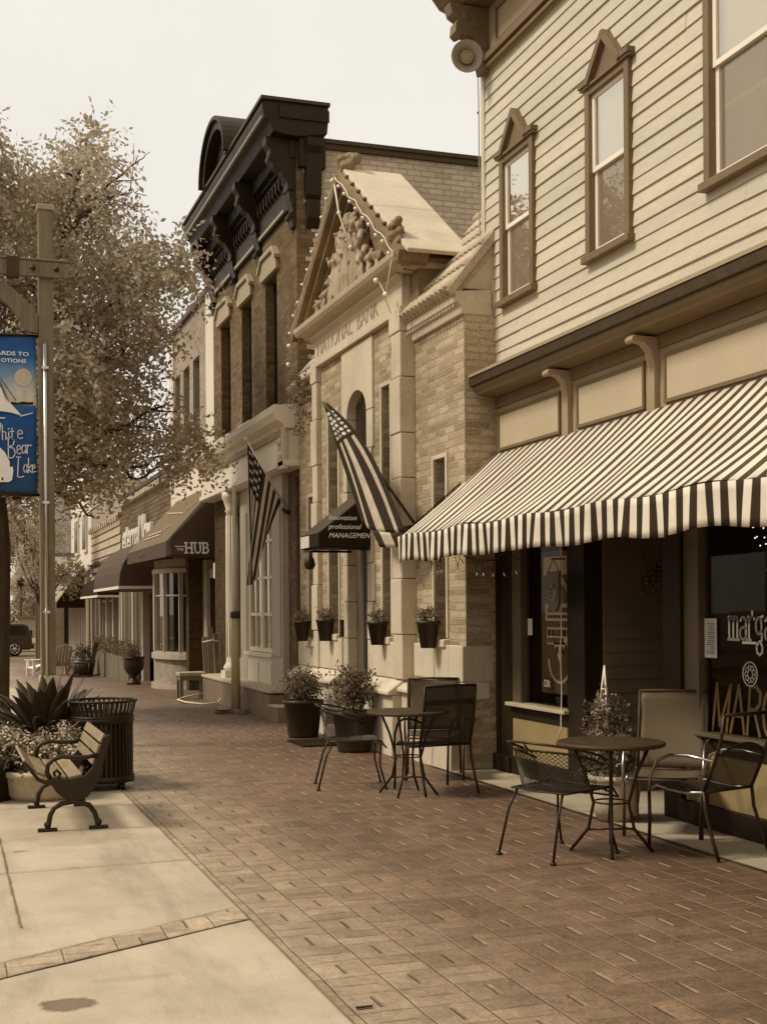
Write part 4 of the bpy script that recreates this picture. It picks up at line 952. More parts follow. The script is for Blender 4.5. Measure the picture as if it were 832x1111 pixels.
s = MB(); rg = random.Random(6)                                       # ragged toothing of paler brick where the walls meet
for i in range(50):
    z = 5.0+i*.073; L_ = .06+.18*(i % 2)*rg.random()
    if z < 8.4: s.box(XD+.34-L_, 5.43, DY0-.012, DY0+.03, z, z+.066)
s.build('toothed_brick', 'brick_party', bb)
s = MB(); s.box(5.42, 14, DY0-.06, DY0+.3, 8.52, 8.60); s.box(5.40, 14, DY0-.09, DY0+.32, 8.60, 8.66); s.build('coping', 'bronze_metal', bb)
s = MB(); s.face([(XD+.1, DY0, 8.4), (14, DY0, 8.4), (14, DY1, 8.4), (XD+.1, DY1, 8.4)]); s.build('roof', 'asphalt', bb)
for (ya, yb, za, zb) in dw:
    w_ = window(bb, XD+.14, ya, yb, za, zb, .06, .06, 'black_paint', 'dark_pane', trans=[(za+zb)/2])
    h_ = MB(); xo = XD-.07
    h_.prism([(ya-.16, zb+.02), (yb+.16, zb+.02), (yb+.16, zb+.17), (yb-.02, zb+.33), (ya+.02, zb+.33), (ya-.16, zb+.17)], 'x', XD-.06, XD+.02)
    h_.prism([(ya-.22, zb+.17), (ya-.22, zb+.23), (ya+.0, zb+.41), (yb-.0, zb+.41), (yb+.22, zb+.23), (yb+.22, zb+.17), (yb+.17, zb+.172), (yb-.01, zb+.332), (ya+.01, zb+.332), (ya-.17, zb+.172)], 'x', XD-.10, XD+.02)
    h_.build('window_hood', 'taupe_light', w_, bevel=.008)
    h_ = MB(); h_.box(XD-.08, XD+.14, ya-.1, yb+.1, za-.13, za); h_.build('sill', 'limestone', w_, bevel=.01)
# cornice
CT = 9.10
s = MB()
s.box(XD-.06, XD, DY0, DY1, 7.66, 7.74); s.box(XD-.10, XD, DY0-.02, DY1+.02, 8.35, 8.62); s.box(XD-.05, XD, DY0, DY1, 7.74, 8.35)
s.prism([(XD+.05, 8.62), (XD-.16, 8.62), (XD-.38, 8.66), (XD-.42, 8.76), (XD-.44, 8.80), (XD-.52, 8.84), (XD-.55, 9.0), (XD-.55, 9.06), (XD-.5, CT), (XD+.05, CT)], 'y', DY0+.28, DY1+.14)
s.prism([(XD+.44, 8.70), (XD+.05, 8.62), (XD-.16, 8.62), (XD-.38, 8.66), (XD-.42, 8.76), (XD-.44, 8.80), (XD-.52, 8.84), (XD-.55, 9.0), (XD-.55, 9.06), (XD-.5, CT), (XD+.46, CT), (XD+.46, 8.9)], 'y', DY0-.16, DY0+.28)
s.box(XD+.02, XD+.43, DY0-.11, DY0-.003, 8.2, 8.63); s.box(XD-.3, XD+.47, DY0-.185, DY0-.161, 8.86, 9.04)
s.build('cornice', 'cornice_black', bb, bevel=.01)
s = MB(); s.box(XD-.575, XD+.48, DY0-.20, DY1+.17, CT+.001, CT+.055); s.build('cornice_capping', 'bronze_metal', bb, bevel=.008)
s = MB(); s.box(XD-.075, XD-.06, DY0+.5, 20.75, 7.68, 7.73); s.box(XD-.075, XD-.06, 21.1, 22.6, 7.68, 7.73); s.box(XD-.075, XD-.06, 23.0, 24.4, 7.68, 7.73)
s.box(XD-.565, XD-.551, DY0-.15, DY1+.1, 8.84, 8.87); s.build('cornice_bead', 'taupe_light', bb)
def console(y, w, z0, z1, d):
    H_ = z1-z0
    P = [(XD, z0), (XD-.10*d, z0-.02), (XD-.15*d, z0+.08*H_), (XD-.12*d, z0+.2*H_), (XD-.22*d, z0+.32*H_), (XD-.30*d, z0+.5*H_), (XD-.50*d, z0+.62*H_), (XD-.72*d, z0+.66*H_), (XD-.86*d, z0+.74*H_), (XD-.86*d, z0+.86*H_), (XD-.98*d, z0+.92*H_), (XD-1.*d, z1), (XD, z1)]
    m_ = MB(); m_.prism(P, 'y', y-w/2, y+w/2)
    m_.tube([(XD-.74*d, y-w/2-.012, z0+.77*H_), (XD-.74*d, y+w/2+.012, z0+.77*H_)], .075, 12); m_.tube([(XD-.14*d, y-w/2-.012, z0+.12*H_), (XD-.14*d, y+w/2+.012, z0+.12*H_)], .05, 12)
    m_.box(XD-.30*d, XD-.02, y-w*.62, y+w*.62, z0+.40*H_, z0+.47*H_)
    return m_.build('cornice_bracket', 'cornice_black', bb, bevel=.01)
for y in (18.73, 20.9, 22.75, 24.7): console(y, .24, 7.35, 8.64, .46)
m_ = MB(); m_.prism([(DY0-.14, 8.1), (DY0-.14, 8.4), (DY0-.2, 8.5), (DY0-.2, 8.62), (DY0, 8.62), (DY0, 7.75), (DY0-.06, 7.72), (DY0-.12, 7.80)], 'x', XD+.12, XD+.36); m_.prism([(DY0-.13, 7.45), (DY0, 7.3), (DY0, 7.72), (DY0-.13, 7.72)], 'x', XD+.14, XD+.34); m_.build('cornice_bracket', 'cornice_black', bb, bevel=.012)
m_ = MB()
for i in range(40):
    y = 18.95+i*.148
    if min(abs(y-q) for q in (18.73, 20.9, 22.75, 24.7)) > .18: m_.box(XD-.19, XD-.1, y-.04, y+.04, 8.40, 8.60)
for i in range(28):
    y = 19.0+i*.2
    if min(abs(y-q) for q in (18.73, 20.9, 22.75, 24.7)) > .2: m_.prism([(XD-.05, 8.0), (XD-.12, 8.05), (XD-.12, 8.2), (XD-.05, 8.25)], 'y', y-.03, y+.03)
m_.build('dentils', 'cornice_black', bb)
pc = 21.8
m_ = MB(); R0 = 1.02
P = [(pc+R0*math.cos(PI*t/22), CT+.02+.80*math.sin(PI*t/22)) for t in range(23)]; P2 = [(pc+(R0-.16)*math.cos(PI*t/22), CT+.02+.66*math.sin(PI*t/22)) for t in range(22, -1, -1)]
m_.prism(P+P2, 'x', XD-.60, XD-.02); P3 = [(pc+(R0-.16)*math.cos(PI*t/22), CT+.02+.66*math.sin(PI*t/22)) for t in range(23)]; m_.prism(P3, 'x', XD-.42, XD-.1)
P = [(pc+(R0+.07)*math.cos(PI*t/22), CT+.03+.86*math.sin(PI*t/22)) for t in range(23)]; P2 = [(pc+(R0+.001)*math.cos(PI*t/22), CT+.02+.80*math.sin(PI*t/22)) for t in range(22, -1, -1)]; m_.prism(P+P2, 'x', XD-.66, XD+.2)
m_.build('arched_pediment', 'cornice_black', bb, bevel=.01)
# white shop front
s = MB(); s.box(4.74, XD+.3, 18.36, 24.85, 3.72, 4.28)
s.build('entablature', 'white_storefront', bb, bevel=.012)
s = MB(); s.prism([(XD+.02, 4.281), (4.72, 4.281), (4.70, 4.34), (4.60, 4.40), (4.55, 4.50), (4.54, 4.60), (XD+.02, 4.66)], 'y', 18.30, 24.88); s.box(4.70, XD, 18.33, 24.87, 3.735, 3.82); s.build('shop_cornice', 'white_storefront', bb, bevel=.01)
s = MB()
for i in range(62): s.box(4.685, 4.738, 18.45+i*.103, 18.50+i*.103, 4.18, 4.275)
s.build('dentils', 'taupe_light', bb)
s = MB(); s.box(4.70, 4.78, 18.34, 18.66, 3.69, 4.62); s.ball((4.69, 18.5, 4.45), .07, 8); s.ball((4.69, 18.5, 4.1), .06, 8); s.ball((4.69, 18.42, 3.9), .05, 8); s.build('end_block', 'limestone', bb, bevel=.012)
for y in (22.62,):
    s = MB(); xc = 4.86
    s.lathe([(.17, .55), (.17, .62), (.13, .68), (.12, .72), (.125, 1.8), (.105, 3.35), (.13, 3.38), (.11, 3.42), (.15, 3.55), (.18, 3.62), (.18, 3.72)], (xc, y, 0), 20); s.box(xc-.18, xc+.18, y-.18, y+.18, .25, .552)
    for i in range(14): a = 2*PI*i/14; s.tube([(xc+.122*math.cos(a), y+.122*math.sin(a), .8), (xc+.106*math.cos(a), y+.106*math.sin(a), 3.3)], .012, 5)
    s.build('column', 'white_storefront', bb)
s = MB(); s.box(4.95, 5.06, 21.75, 22.40, .35, 3.72); s.box(4.935, 4.95, 21.85, 22.3, .9, 3.3); s.box(4.91, 5.06, 21.7, 22.42, .35, .78); s.box(4.90, 5.05, 19.2, 19.9, .35, 3.72); s.box(4.885, 4.90, 19.3, 19.78, .9, 3.3); s.build('pilaster', 'grey_storefront', bb, bevel=.01)
s = MB(); s.box(4.92, 5.05, 19.9, 21.75, .30, .86); s.box(4.905, 4.92, 20.0, 20.75, .38, .76); s.box(4.905, 4.92, 20.9, 21.65, .38, .76); s.box(4.86, 5.06, 19.85, 21.8, .86, .92); s.box(4.95, 5.08, 19.9, 21.75, 3.42, 3.72); s.build('stall_riser', 'white_storefront', bb, bevel=.008)
window(bb, 4.96, 19.91, 20.8, .93, 3.42, .07, .06, 'white_storefront', 'far_glass', mull=1, trans=[1.55, 2.15, 2.75], name='shop_window')
window(bb, 4.96, 20.82, 21.74, .93, 3.42, .07, .06, 'white_storefront', 'far_glass', mull=1, trans=[1.55, 2.15, 2.75], name='shop_window')
s = MB(); rg = random.Random(44); s.face([(5.6, 19.2, .3), (5.6, 23.7, .3), (5.6, 23.7, 3.7), (5.6, 19.2, 3.7)]); s.build('interior', 'dark_siding', bb)
for i, (y, z, h) in enumerate(((20.2, 1.25, .55), (20.55, 1.2, .75), (21.1, 1.3, .6), (21.4, 1.6, .7), (20.9, 2.2, .4))):
    s = MB(); s.box(5.12+.02*i, 5.13+.02*i, y-.12, y+.12, z, z+h); tag(s.build('window_poster', 'paper'), ['narrow pale sheet, rightmost in the white shop front window', 'tall pale sheet beside the rightmost one in the white shop front window', 'pale sheet right of the middle of the white shop front window', 'pale sheet at the left edge of the white shop front window', 'short pale sheet high in the white shop front window'][i], 'poster')
# stone platform and steps
s = MB(); s.box(4.55, 5.1, 19.0, 24.3, -.25, .38); s.box(4.55, 5.0, 18.66, 19.0, -.2, .36); s.build('platform', 'stone_step', bb, bevel=.015)
s = MB(); s.box(4.53, 5.1, 18.64, 24.3, .382, .43); s.build('platform_slab', 'concrete_cast', bb, bevel=.01)
s = MB(); s.box(4.53, 4.95, 18.1, 18.635, -.05, .20); s.build('step', 'stone_step', bb, bevel=.015)
s = MB(); s.box(4.52, 4.96, 18.09, 18.634, .202, .225); s.build('tread', 'concrete_cast', bb)
# ================================================================== 4  building with the brown HUB awning
hub = thing('tan_brick_building', 'tan brick building with a rounded shop bay under the brown HUB awning', 'building', (5.2, 28, 0), world=True)
XH = 5.2; HY0, HY1 = 24.92, 31.0
hw_ = [(27.4, 28.15, 5.3, 7.1), (28.6, 29.35, 5.3, 7.1), (29.8, 30.45, 5.3, 7.1)]
s = MB(); s.wall_x(XH, HY0, HY1, 4.9, 8.15, hw_, .2); s.box(XH+.02, 12, HY1-.02, HY1, -.6, 8.1); s.face([(XH, HY0, 4.9), (12, HY0, 4.9), (12, HY0, 8.1), (XH, HY0, 8.1)]); s.build('wall', 'brick_tan', hub)
s = MB(); s.box(XH-.08, 12, HY0-.0, HY1+.02, 8.15, 8.25); s.build('coping', 'bronze_metal', hub)
s = MB(); s.box(XH-.06, XH+.01, HY0, HY0+1.5, 4.4, 8.14); s.box(XH-.05, XH+.01, HY1-.5, HY1, 4.4, 8.14); s.build('pilaster', 'stucco', hub, bevel=.01)
s = MB(); s.box(XH-.03, XH+.1, HY0+.02, HY1, 3.9, 4.88); s.build('fascia', 'stucco', hub)
s = MB(); s.box(XH-.14, XH+.1, HY0+1.5, HY1, 4.82, 4.94); s.build('string_course', 'bronze_metal', hub, bevel=.01)
for (a, b, c, d) in hw_:
    w_ = window(hub, XH+.12, a, b, c, d, .06, .06, 'brown_jamb', 'dark_pane', trans=[(c+d)/2])
    s = MB(); s.box(XH-.06, XH+.1, a-.08, b+.08, c-.12, c); s.build('sill', 'limestone', w_)
s = MB(); s.box(5.9, 6.0, HY0, HY1, -.5, 3.9); s.box(XH, 6.0, HY0, HY0+.12, -.5, 3.9); s.build('recess_wall', 'dark_siding', hub)
zb_ = -.25
# door and side light in the recess
dd = MB(); dd.box(5.32, 5.40, 26.1, 27.1, zb_, 2.5); dr = dd.build('door', 'grey_storefront', hub, bevel=.01)
dd = MB(); dd.box(5.30, 5.32, 26.25, 26.95, .9, 2.3); dd.build('pane', 'far_glass', dr); dd = MB(); dd.tube([(5.27, 26.2, .8), (5.27, 26.2, 1.1)], .015, 6); dd.build('handle', 'chrome', dr)
window(hub, 5.3, 25.1, 26.0, .35, 2.6, .07, .07, 'grey_storefront', 'far_glass', name='shop_window')
dd = MB(); dd.box(5.28, 5.4, 25.06, 26.04, zb_, .35); dd.box(5.26, 5.4, 27.1, 27.5, zb_, 2.7); dd.build('stall_riser', 'grey_storefront', hub)
# rounded bay
bc = (5.35, 29.3); Rb = 1.25
def bay(a): return (bc[0]-.70*math.cos(a)-.12, bc[1]+Rb*1.15*math.sin(a))
s = MB(); n_ = 12
for i in range(n_):
    a, b = bay(-PI/2+PI*i/n_), bay(-PI/2+PI*(i+1)/n_)
    s.face([(a[0], a[1], -.5), (b[0], b[1], -.5), (b[0], b[1], .55), (a[0], a[1], .55)]); s.face([(a[0], a[1], 2.45), (b[0], b[1], 2.45), (b[0], b[1], 2.75), (a[0], a[1], 2.75)])
s.build('bay_base', 'brick_tan', hub)
s = MB()
for (z0, z1, o) in ((.55, .66, .07), (.66, .72, .03), (2.45, 2.55, .05), (-.55, -.02, .08)):
    P = [(bay(-PI/2+PI*i/n_)[0]-o, bay(-PI/2+PI*i/n_)[1]*1.0+o*math.sin(-PI/2+PI*i/n_)) for i in range(n_+1)]+[(bc[0], bc[1]+Rb*1.15), (bc[0], bc[1]-Rb*1.15)]
    s.prism(P, 'z', z0, z1)
for i in range(n_+1):
    if i % 2 == 0: p = bay(-PI/2+PI*i/n_); s.box(p[0]-.045, p[0]+.045, p[1]-.045, p[1]+.045, .72, 2.45)
for i in range(n_):
    a, b = bay(-PI/2+PI*i/n_), bay(-PI/2+PI*(i+1)/n_); s.tube([(a[0], a[1], 1.95), (b[0], b[1], 1.95)], .022, 4)
s.build('bay_frame', 'grey_storefront', hub)
s = MB()
for i in range(n_):
    a, b = bay(-PI/2+PI*i/n_), bay(-PI/2+PI*(i+1)/n_); s.face([(a[0]+.02, a[1], .7), (b[0]+.02, b[1], .7), (b[0]+.02, b[1], 2.46), (a[0]+.02, a[1], 2.46)])
s.build('pane', 'far_glass', hub)
s = MB(); s.box(4.95, 5.4, 27.5, 27.82, -.5, 2.75); s.build('brick_pier', 'brick_pier', hub)
# downspout
s = MB(); s.tube([(5.08, 24.98, 4.85), (5.08, 24.98, .0)], .06, 10); s.box(5.0, 5.16, 24.90, 25.06, 2.25, 2.55); s.tube([(5.08, 24.98, .02), (4.95, 24.95, -.06)], .06, 10)
s.build('downspout', 'white_storefront', hub)
# HUB awning
ha = thing('hub_awning', 'brown canvas awning with HUB in pale letters and a pale emblem on its front slope', 'awning', (XH, 28, 3), world=True)
ya, yb, xf, zt, zv, zv0 = 25.25, 30.9, 4.12, 4.18, 2.98, 2.68
yc = ya+.0
s = MB(); s.face([(XH-.02, ya, zt), (xf, ya, zv), (xf, yb, zv), (XH-.02, yb-.7, zt)]); s.face([(XH-.02, yb-.7, zt), (xf, yb, zv), (xf, yb, zv0+.04), (XH-.02, yb, zv0)])
s.build('front_slope', 'tan_canvas', ha, solid=.01)
s = MB(); s.face([(xf-.002, ya, zv), (xf-.002, yb, zv), (xf-.002, yb, zv0+.04), (xf-.002, ya, zv0)]); s.build('valance', 'brown_canvas', ha, solid=.01)
def sd(u, v):
    x = xf+(XH-.02-xf)*u; top = zv+(zt-zv)*u; z = zv0-.0+(top-zv0)*v
    return (x, ya-.012-.10*math.sin(PI*u)*(1-v), z-.03*math.sin(PI*u)*(1-v))
s = MB(); s.grid(sd, 10, 8); s.build('side_panel', 'brown_canvas', ha, solid=.01)
s = MB(); hs_ = .20; wd = .05
def serif(lines, ox): strokes(s, [[(p[0]*hs_+ox, p[1]*hs_) for p in l] for l in lines], (4.47, 25.13, 2.75), (1, -.03, 0), (0, .12, 1), 1., .028, .02)
serif([[(.08, 0), (.08, 1)], [(.62, 0), (.62, 1)], [(.08, .5), (.62, .5)], [(-.05, 0), (.2, 0)], [(-.05, 1), (.2, 1)], [(.5, 0), (.75, 0)], [(.5, 1), (.75, 1)]], 0)
serif([[(.08, 1), (.08, .35)]+arc(.34, .32, .26, .32, 180, 360, 8)+[(.6, 1)], [(-.05, 1), (.2, 1)], [(.48, 1), (.72, 1)]], .172)
serif([[(.08, 0), (.08, 1)], [(-.04, 1), (.3, 1)]+arc(.3, .77, .2, .23, 90, -90, 6)+[(.08, .54)], [(-.04, 0), (.32, 0)]+arc(.32, .27, .22, .27, -90, 90, 6)+[(.1, .54)]], .338)
s.build('lettering', 'letter_white', ha)
text('lettering', 'THE', .075, (4.29, 25.12, 2.79), (1, -.03, 0), (0, .12, 1), 'letter_white', ha, .006); s = MB(); s.obox((4.36, 25.11, 2.875), (.10, 0, 0), (0, .006, 0), (0, 0, .008)); s.build('flourish', 'letter_white', ha)
s = MB(); up = Vector((XH-.02-xf, 0, zt-zv)).normalized(); og = Vector((xf, 28.4, zv)); nn_ = Vector((-up.z, 0, up.x))
def PP(a, b): return tuple(og+Vector((0, -a, 0))+up*b+nn_*.02)
s.tube([PP(-1.1, .3), PP(1.2, .3), PP(1.4, .55)], .016, 4); s.tube([PP(-.9, .42), PP(.9, .42)], .018, 4); s.tube([PP(-1.3, 1.15), PP(1.9, .85), PP(2.6, 1.1)], .012, 4); s.build('emblem', 'paper', ha)
text('lettering', 'WINE BAR', .17, (xf-.012, 28.9, 2.78), (0, -1, 0), (0, 0, 1), 'tan_canvas', ha, .004)
# bench, boards, pole, cable by the HUB
hbn = thing('low_bench', 'small low wooden bench in front of the HUB doorway', 'bench', (4.32, 24.2, 0), world=True)
s = MB(); s.box(4.12, 4.62, 23.9, 24.3, .40, .47); s.build('seat', 'wood_slat', hbn, bevel=.012)
s = MB(); s.box(4.14, 4.60, 23.93, 24.27, .32, .40); s.build('apron', 'old_timber', hbn)
for x in (4.13, 4.55):
    for y in (23.92, 24.22): s = MB(); s.box(x, x+.07, y, y+.06, gz(24), .40); s.build('leg', 'old_timber', hbn)
lb = thing('leaning_boards', 'rough grey boards leaning upright beside the low bench', 'boards', (4.75, 24.0, 0), world=True)
for i, (x, w_, h_) in enumerate(((4.62, .09, 1.12), (4.73, .10, 1.30), (4.85, .08, 1.18))):
    s = MB(); s.prism([(24.0+.03*i, gz(24)), (24.04+.03*i, gz(24)), (24.30+.03*i, h_), (24.26+.03*i, h_)], 'x', x, x+w_); s.build('board', 'old_timber', lb)
s = MB(); s.tube([(4.60, 24.15, 1.02), (4.78, 24.12, 1.06), (4.95, 24.18, 1.02)], .012, 5); s.build('tie', 'rope_white', lb)
fp = thing('wooden_pole', 'tall slim yellowish wooden pole standing on a flat cross base before the white shop front', 'pole', (4.38, 20.2, 0), world=True)
s = MB(); s.tube([(4.37, 20.15, .05), (4.37, 20.15, 1.55)], [.075, .062], 10); s.build('lower_pole', 'yellow_timber', fp)
s = MB(); s.tube([(4.37, 20.15, 1.55), (4.36, 20.15, 3.6)], [.038, .03], 8); s.build('upper_pole', 'white_storefront', fp)
s = MB(); s.tube([(4.37, 20.15, 1.50), (4.37, 20.15, 1.60)], .08, 10); s.build('collar', 'bronze_metal', fp)
s = MB(); s.box(4.02, 4.72, 20.08, 20.22, .0, .06); s.box(4.30, 4.44, 19.8, 20.5, .0, .062); s.build('cross_base', 'old_timber', fp)
s = MB(); s.box(4.07, 4.21, 20.0, 20.075, .06, .11); s.box(4.56, 4.68, 20.0, 20.075, .06, .11); s.build('weight', 'concrete_cast', fp)
s = MB(); pts = [(4.78, 22.3, .44), (4.70, 22.3, .25), (4.5, 22.2, .02), (4.2, 22.0, .012), (4.0, 22.6, .012), (3.98, 23.3, .01), (4.2, 23.8, .02), (4.7, 23.9, .1)]; s.tube(pts, .014, 6); tag(s.build('hose', 'rope_white'), 'pale cable looping over the paving between the wooden pole and the low bench', 'cable')
s = MB(); s.tube([(4.52, 20.3, .40), (4.45, 20.28, .2), (4.40, 20.25, .06)], .01, 5); tag(s.build('rope', 'rope_white'), 'short white rope end beside the base of the wooden pole', 'rope')

# ================================================================== 5  small brick shop with script letters
sb = thing('small_brick_shop', 'low dark brick shop with pale script letters on its parapet', 'building', (5.2, 35, 0), world=True)
s = MB(); s.wall_x(5.2, 31.02, 40.4, 2.6, 5.0); s.box(5.25, 12, 40.38, 40.4, -.6, 4.95); s.face([(5.2, 40.4, 2.6), (12, 40.4, 2.6), (12, 40.4, 4.95), (5.2, 40.4, 4.95)]); s.build('wall', 'brick_small', sb)
s = MB(); s.box(5.1, 12, 31.02, 40.45, 5.0, 5.10); s.build('coping', 'bronze_metal', sb)
s = MB()
for i in range(31): s.box(5.08, 5.2, 31.1+i*.3, 31.27+i*.3, 4.80, 4.94)
s.build('dentils', 'limestone', sb)
s = MB(); s.box(5.6, 5.7, 31.02, 40.4, -.7, 2.7); s.box(5.15, 5.3, 31.9, 32.3, -.6, 2.6); s.box(5.15, 5.3, 33.4, 33.7, -.6, 2.6); s.box(5.12, 5.3, 35.4, 35.8, -.6, 2.6); s.box(5.15, 5.3, 37.6, 37.9, -.6, 2.6); s.box(5.15, 5.3, 40.0, 40.3, -.6, 2.6); s.box(5.2, 5.3, 35.8, 40.0, -.6, .5); s.build('shop_front', 'grey_storefront', sb)
window(sb, 5.22, 35.82, 37.58, .5, 2.5, .07, .06, 'grey_storefront', 'far_glass', mull=1, name='shop_window'); window(sb, 5.22, 37.92, 39.98, .5, 2.5, .07, .06, 'grey_storefront', 'far_glass', mull=1, name='shop_window'); window(sb, 5.22, 32.32, 33.38, .0, 2.5, .07, .06, 'brown_jamb', 'dark_pane', name='shop_window')
sg = thing('sign_letters', 'pale lit-up script sign letters standing on the low dark brick shop wall', 'sign', (5.1, 35, 3.6), world=True)
text('lettering', 'eternal Joy', 1.25, (5.08, 39.0, 3.35), (0, -1, 0), (0, 0, 1), 'paper', sg, .04, bold=.02, sx=1.02)
s = MB(); s.box(5.13, 5.19, 33.0, 39.1, 3.40, 3.46); s.build('rail', 'bronze_metal', sg)
def round_awning(name, label, x0, xf, y0, y1, z0, zt, mat, trim):
    a = thing(name, label, 'awning', (x0, (y0+y1)/2, z0), world=True)
    P = [(x0, z0)]+[(x0-(x0-xf)*math.sin(PI/2*i/8.), zt-(zt-z0-.18)*(1-math.cos(PI/2*i/8.))) for i in range(9)]+[(xf, z0)]
    s = MB(); s.prism(P, 'y', y0, y1, sm=False); s.build('canopy', mat, a, bevel=.02)
    s = MB(); s.box(xf-.012, x0, y0-.012, y0-.003, z0-.0, z0+.07); s.box(xf-.014, xf-.003, y0, y1, z0, z0+.07); s.build('trim', trim, a)
    return a
round_awning('rounded_awning', 'large rounded brown awning just beyond the HUB awning', 5.2, 3.95, 31.2, 36.6, 2.15, 3.45, 'brown_canvas', 'paper')
# ================================================================== 6  slatted shop front
sl_ = thing('slatted_shop', 'narrow shop with a tall front of pale horizontal boards', 'building', (5.2, 44, -.4), world=True)
s = MB()
for i in range(9): s.prism([(5.16, 2.15+i*.27), (5.2, 2.40+i*.27), (5.24, 2.40+i*.27), (5.24, 2.15+i*.27)], 'y', 40.5, 48.9)
s.build('boarding', 'wood_slat', sl_)
s = MB(); s.box(5.22, 9, 40.5, 48.9, 2.1, 4.60); s.box(5.1, 9.0, 40.48, 48.92, 4.60, 4.68); s.build('wall', 'grey_storefront', sl_)
s = MB()
for i in range(14): s.box(5.05, 5.16, 40.7+i*.6, 40.9+i*.6, 4.45, 4.60)
s.build('dentils', 'limestone', sl_)
s = MB(); s.box(5.7, 5.8, 40.5, 48.9, -.8, 2.2)
for y in (40.5, 42.2, 44.0, 45.9, 47.2, 48.6): s.box(5.15, 5.35, y, y+.3, -.8, 2.2)
s.box(5.2, 5.3, 42.5, 47.2, -.8, .3); s.build('shop_front', 'grey_storefront', sl_)
for y in (42.52, 44.32, 46.22): window(sl_, 5.22, y, y+(1.46 if y < 46 else .96), .3, 2.0, .07, .06, 'grey_storefront', 'far_glass', name='shop_window')
bx = thing('flower_box', 'dark plants in a box fixed on the pale horizontal boards', 'flower box', (5.0, 45, 3), world=True)
s = MB(); s.box(4.92, 5.14, 42.0, 47.6, 2.95, 3.1); s.build('box', 'old_timber', bx); leaf_mesh('foliage', [((5.0, 42.4+i*.8, 3.2), (.1, .4, .08), 1) for i in range(7)], 'leaf_dark', bx, 30, .06, 61, spray=5)
round_awning('small_awning', 'small rounded grey awning below the pale horizontal boards', 5.2, 4.5, 40.7, 46.0, 2.05, 2.75, 'black_canvas', 'paper')
pf = thing('flower_planter', 'long planter of dark flowers on pale pickets under the shop windows', 'flower box', (4.9, 38, -.5), world=True)
s = MB()
for i in range(30): s.box(4.78, 4.83, 35.9+i*.30, 36.12+i*.30, -.62, .32)
s.box(4.83, 5.1, 35.9, 44.8, -.62, .25); s.build('box', 'old_timber', pf); leaf_mesh('foliage', [((4.9, 36.2+i*.6, .42+.12*(i % 3)), (.14, .35, .14), 1) for i in range(15)], 'leaf_shrub', pf, 45, .06, 62, spray=5)
# ================================================================== 7  stucco building and 8 far shop
su = thing('stucco_building', 'tall pale stucco building rising behind the slatted shop', 'building', (5.2, 52, -.6), world=True)
s = MB(); s.box(5.2, 11, 49.0, 57, -1, 6.5); s.build('wall', 'stucco', su)
s = MB(); s.box(5.05, 11.1, 48.9, 57.1, 6.3, 6.45); s.box(5.0, 11.15, 48.85, 57.15, 6.45, 6.6); s.build('cornice', 'limestone', su)
for (y, z) in ((50.2, 3.9), (53.4, 3.9)):
    s = MB(); s.box(5.12, 5.21, y, y+1.3, z, z+1.5); w_ = s.build('window', 'white_storefront', su); s = MB(); s.box(5.10, 5.12, y+.12, y+1.18, z+.12, z+1.38); s.build('pane', 'dark_pane', w_)
s = MB(); s.box(5.0, 5.2, 49.0, 57, 2.5, 2.9); s.build('shop_fascia', 'grey_storefront', su)
s = MB(); s.box(5.12, 5.2, 49.4, 56.6, -.6, 2.4); s.build('shop_front', 'dark_siding', su)
s = MB()
for i in range(9): s.box(5.04, 5.12, 49.4+i*.88, 49.55+i*.88, -.6, 2.5)
s.build('post', 'white_storefront', su)
bs = thing('blade_sign', 'small white projecting sign on a bracket high on the far shops', 'sign', (4.9, 55, 3.5), world=True)
s = MB(); s.box(4.2, 5.1, 55, 55.1, 2.95, 3.9); s.build('board', 'letter_white', bs); s = MB(); s.box(4.1, 5.15, 54.97, 55.13, 3.9, 4.05); s.box(4.6, 4.72, 54.985, 54.998, 3.2, 3.6); s.build('frame', 'old_timber', bs)
sa = thing('far_striped_awning', 'faded striped awning on the farthest shop', 'awning', (5.1, 53, 2.2), world=True)
s = MB(); s.face([(5.0, 49.6, 3.35), (3.95, 49.6, 1.95), (3.95, 57.2, 1.95), (5.0, 57.2, 3.35)]); s.face([(3.95, 49.6, 1.95), (3.95, 57.2, 1.95), (3.95, 57.2, 1.65), (3.95, 49.6, 1.65)]); s.build('canopy', 'far_stripe', sa, solid=.02)
s = MB(); s.face([(5.0, 49.58, 3.33), (3.97, 49.58, 1.94), (3.97, 49.58, 1.75), (5.0, 49.58, 1.75)]); s.build('side_panel', 'black_canvas', sa)
fs = thing('corner_shop', 'low far corner shop with a dark timber porch', 'building', (5, 62, -.6), world=True)
s = MB(); s.box(4.6, 12, 58.4, 58.45, -.9, 3.4); s.box(4.6, 4.65, 58.45, 66, -.9, 3.4); s.build('wall', 'wood_slat', fs)
s = MB(); s.prism([(4.0, 3.1), (12, 4.6), (12, 4.7), (4.0, 3.25)], 'y', 58.1, 66.4); s.build('roof', 'old_timber', fs)
for y in (58.6, 60.6, 62.6): s = MB(); s.box(4.05, 4.2, y, y+.15, -.7, 3.1); s.build('post', 'old_timber', fs)
s = MB(); s.box(5.0, 6.2, 58.36, 58.4, .2, 2.0); s.build('window', 'dark_pane', fs)
# urn
ur = thing('urn_planter', 'dark pedestal urn with a bushy plant against the shops beyond the HUB', 'planter', (4.42, 32.2, gz(32.2))); ur.scale = (.72, .72, .78)
s = MB(); s.lathe([(0, 0), (.24, 0), (.24, .08), (.16, .12), (.09, .2), (.10, .26), (.22, .34), (.33, .5), (.36, .70), (.33, .80), (.38, .84), (.38, .88), (.30, .88), (.28, .8), (0, .8)], n=24); s.build('urn', 'pot_black', ur)
leaf_mesh('foliage', [((0, 0, 1.05), (.28, .28, .22), 1)], 'leaf_shrub', ur, 260, .05, 63, spray=6)
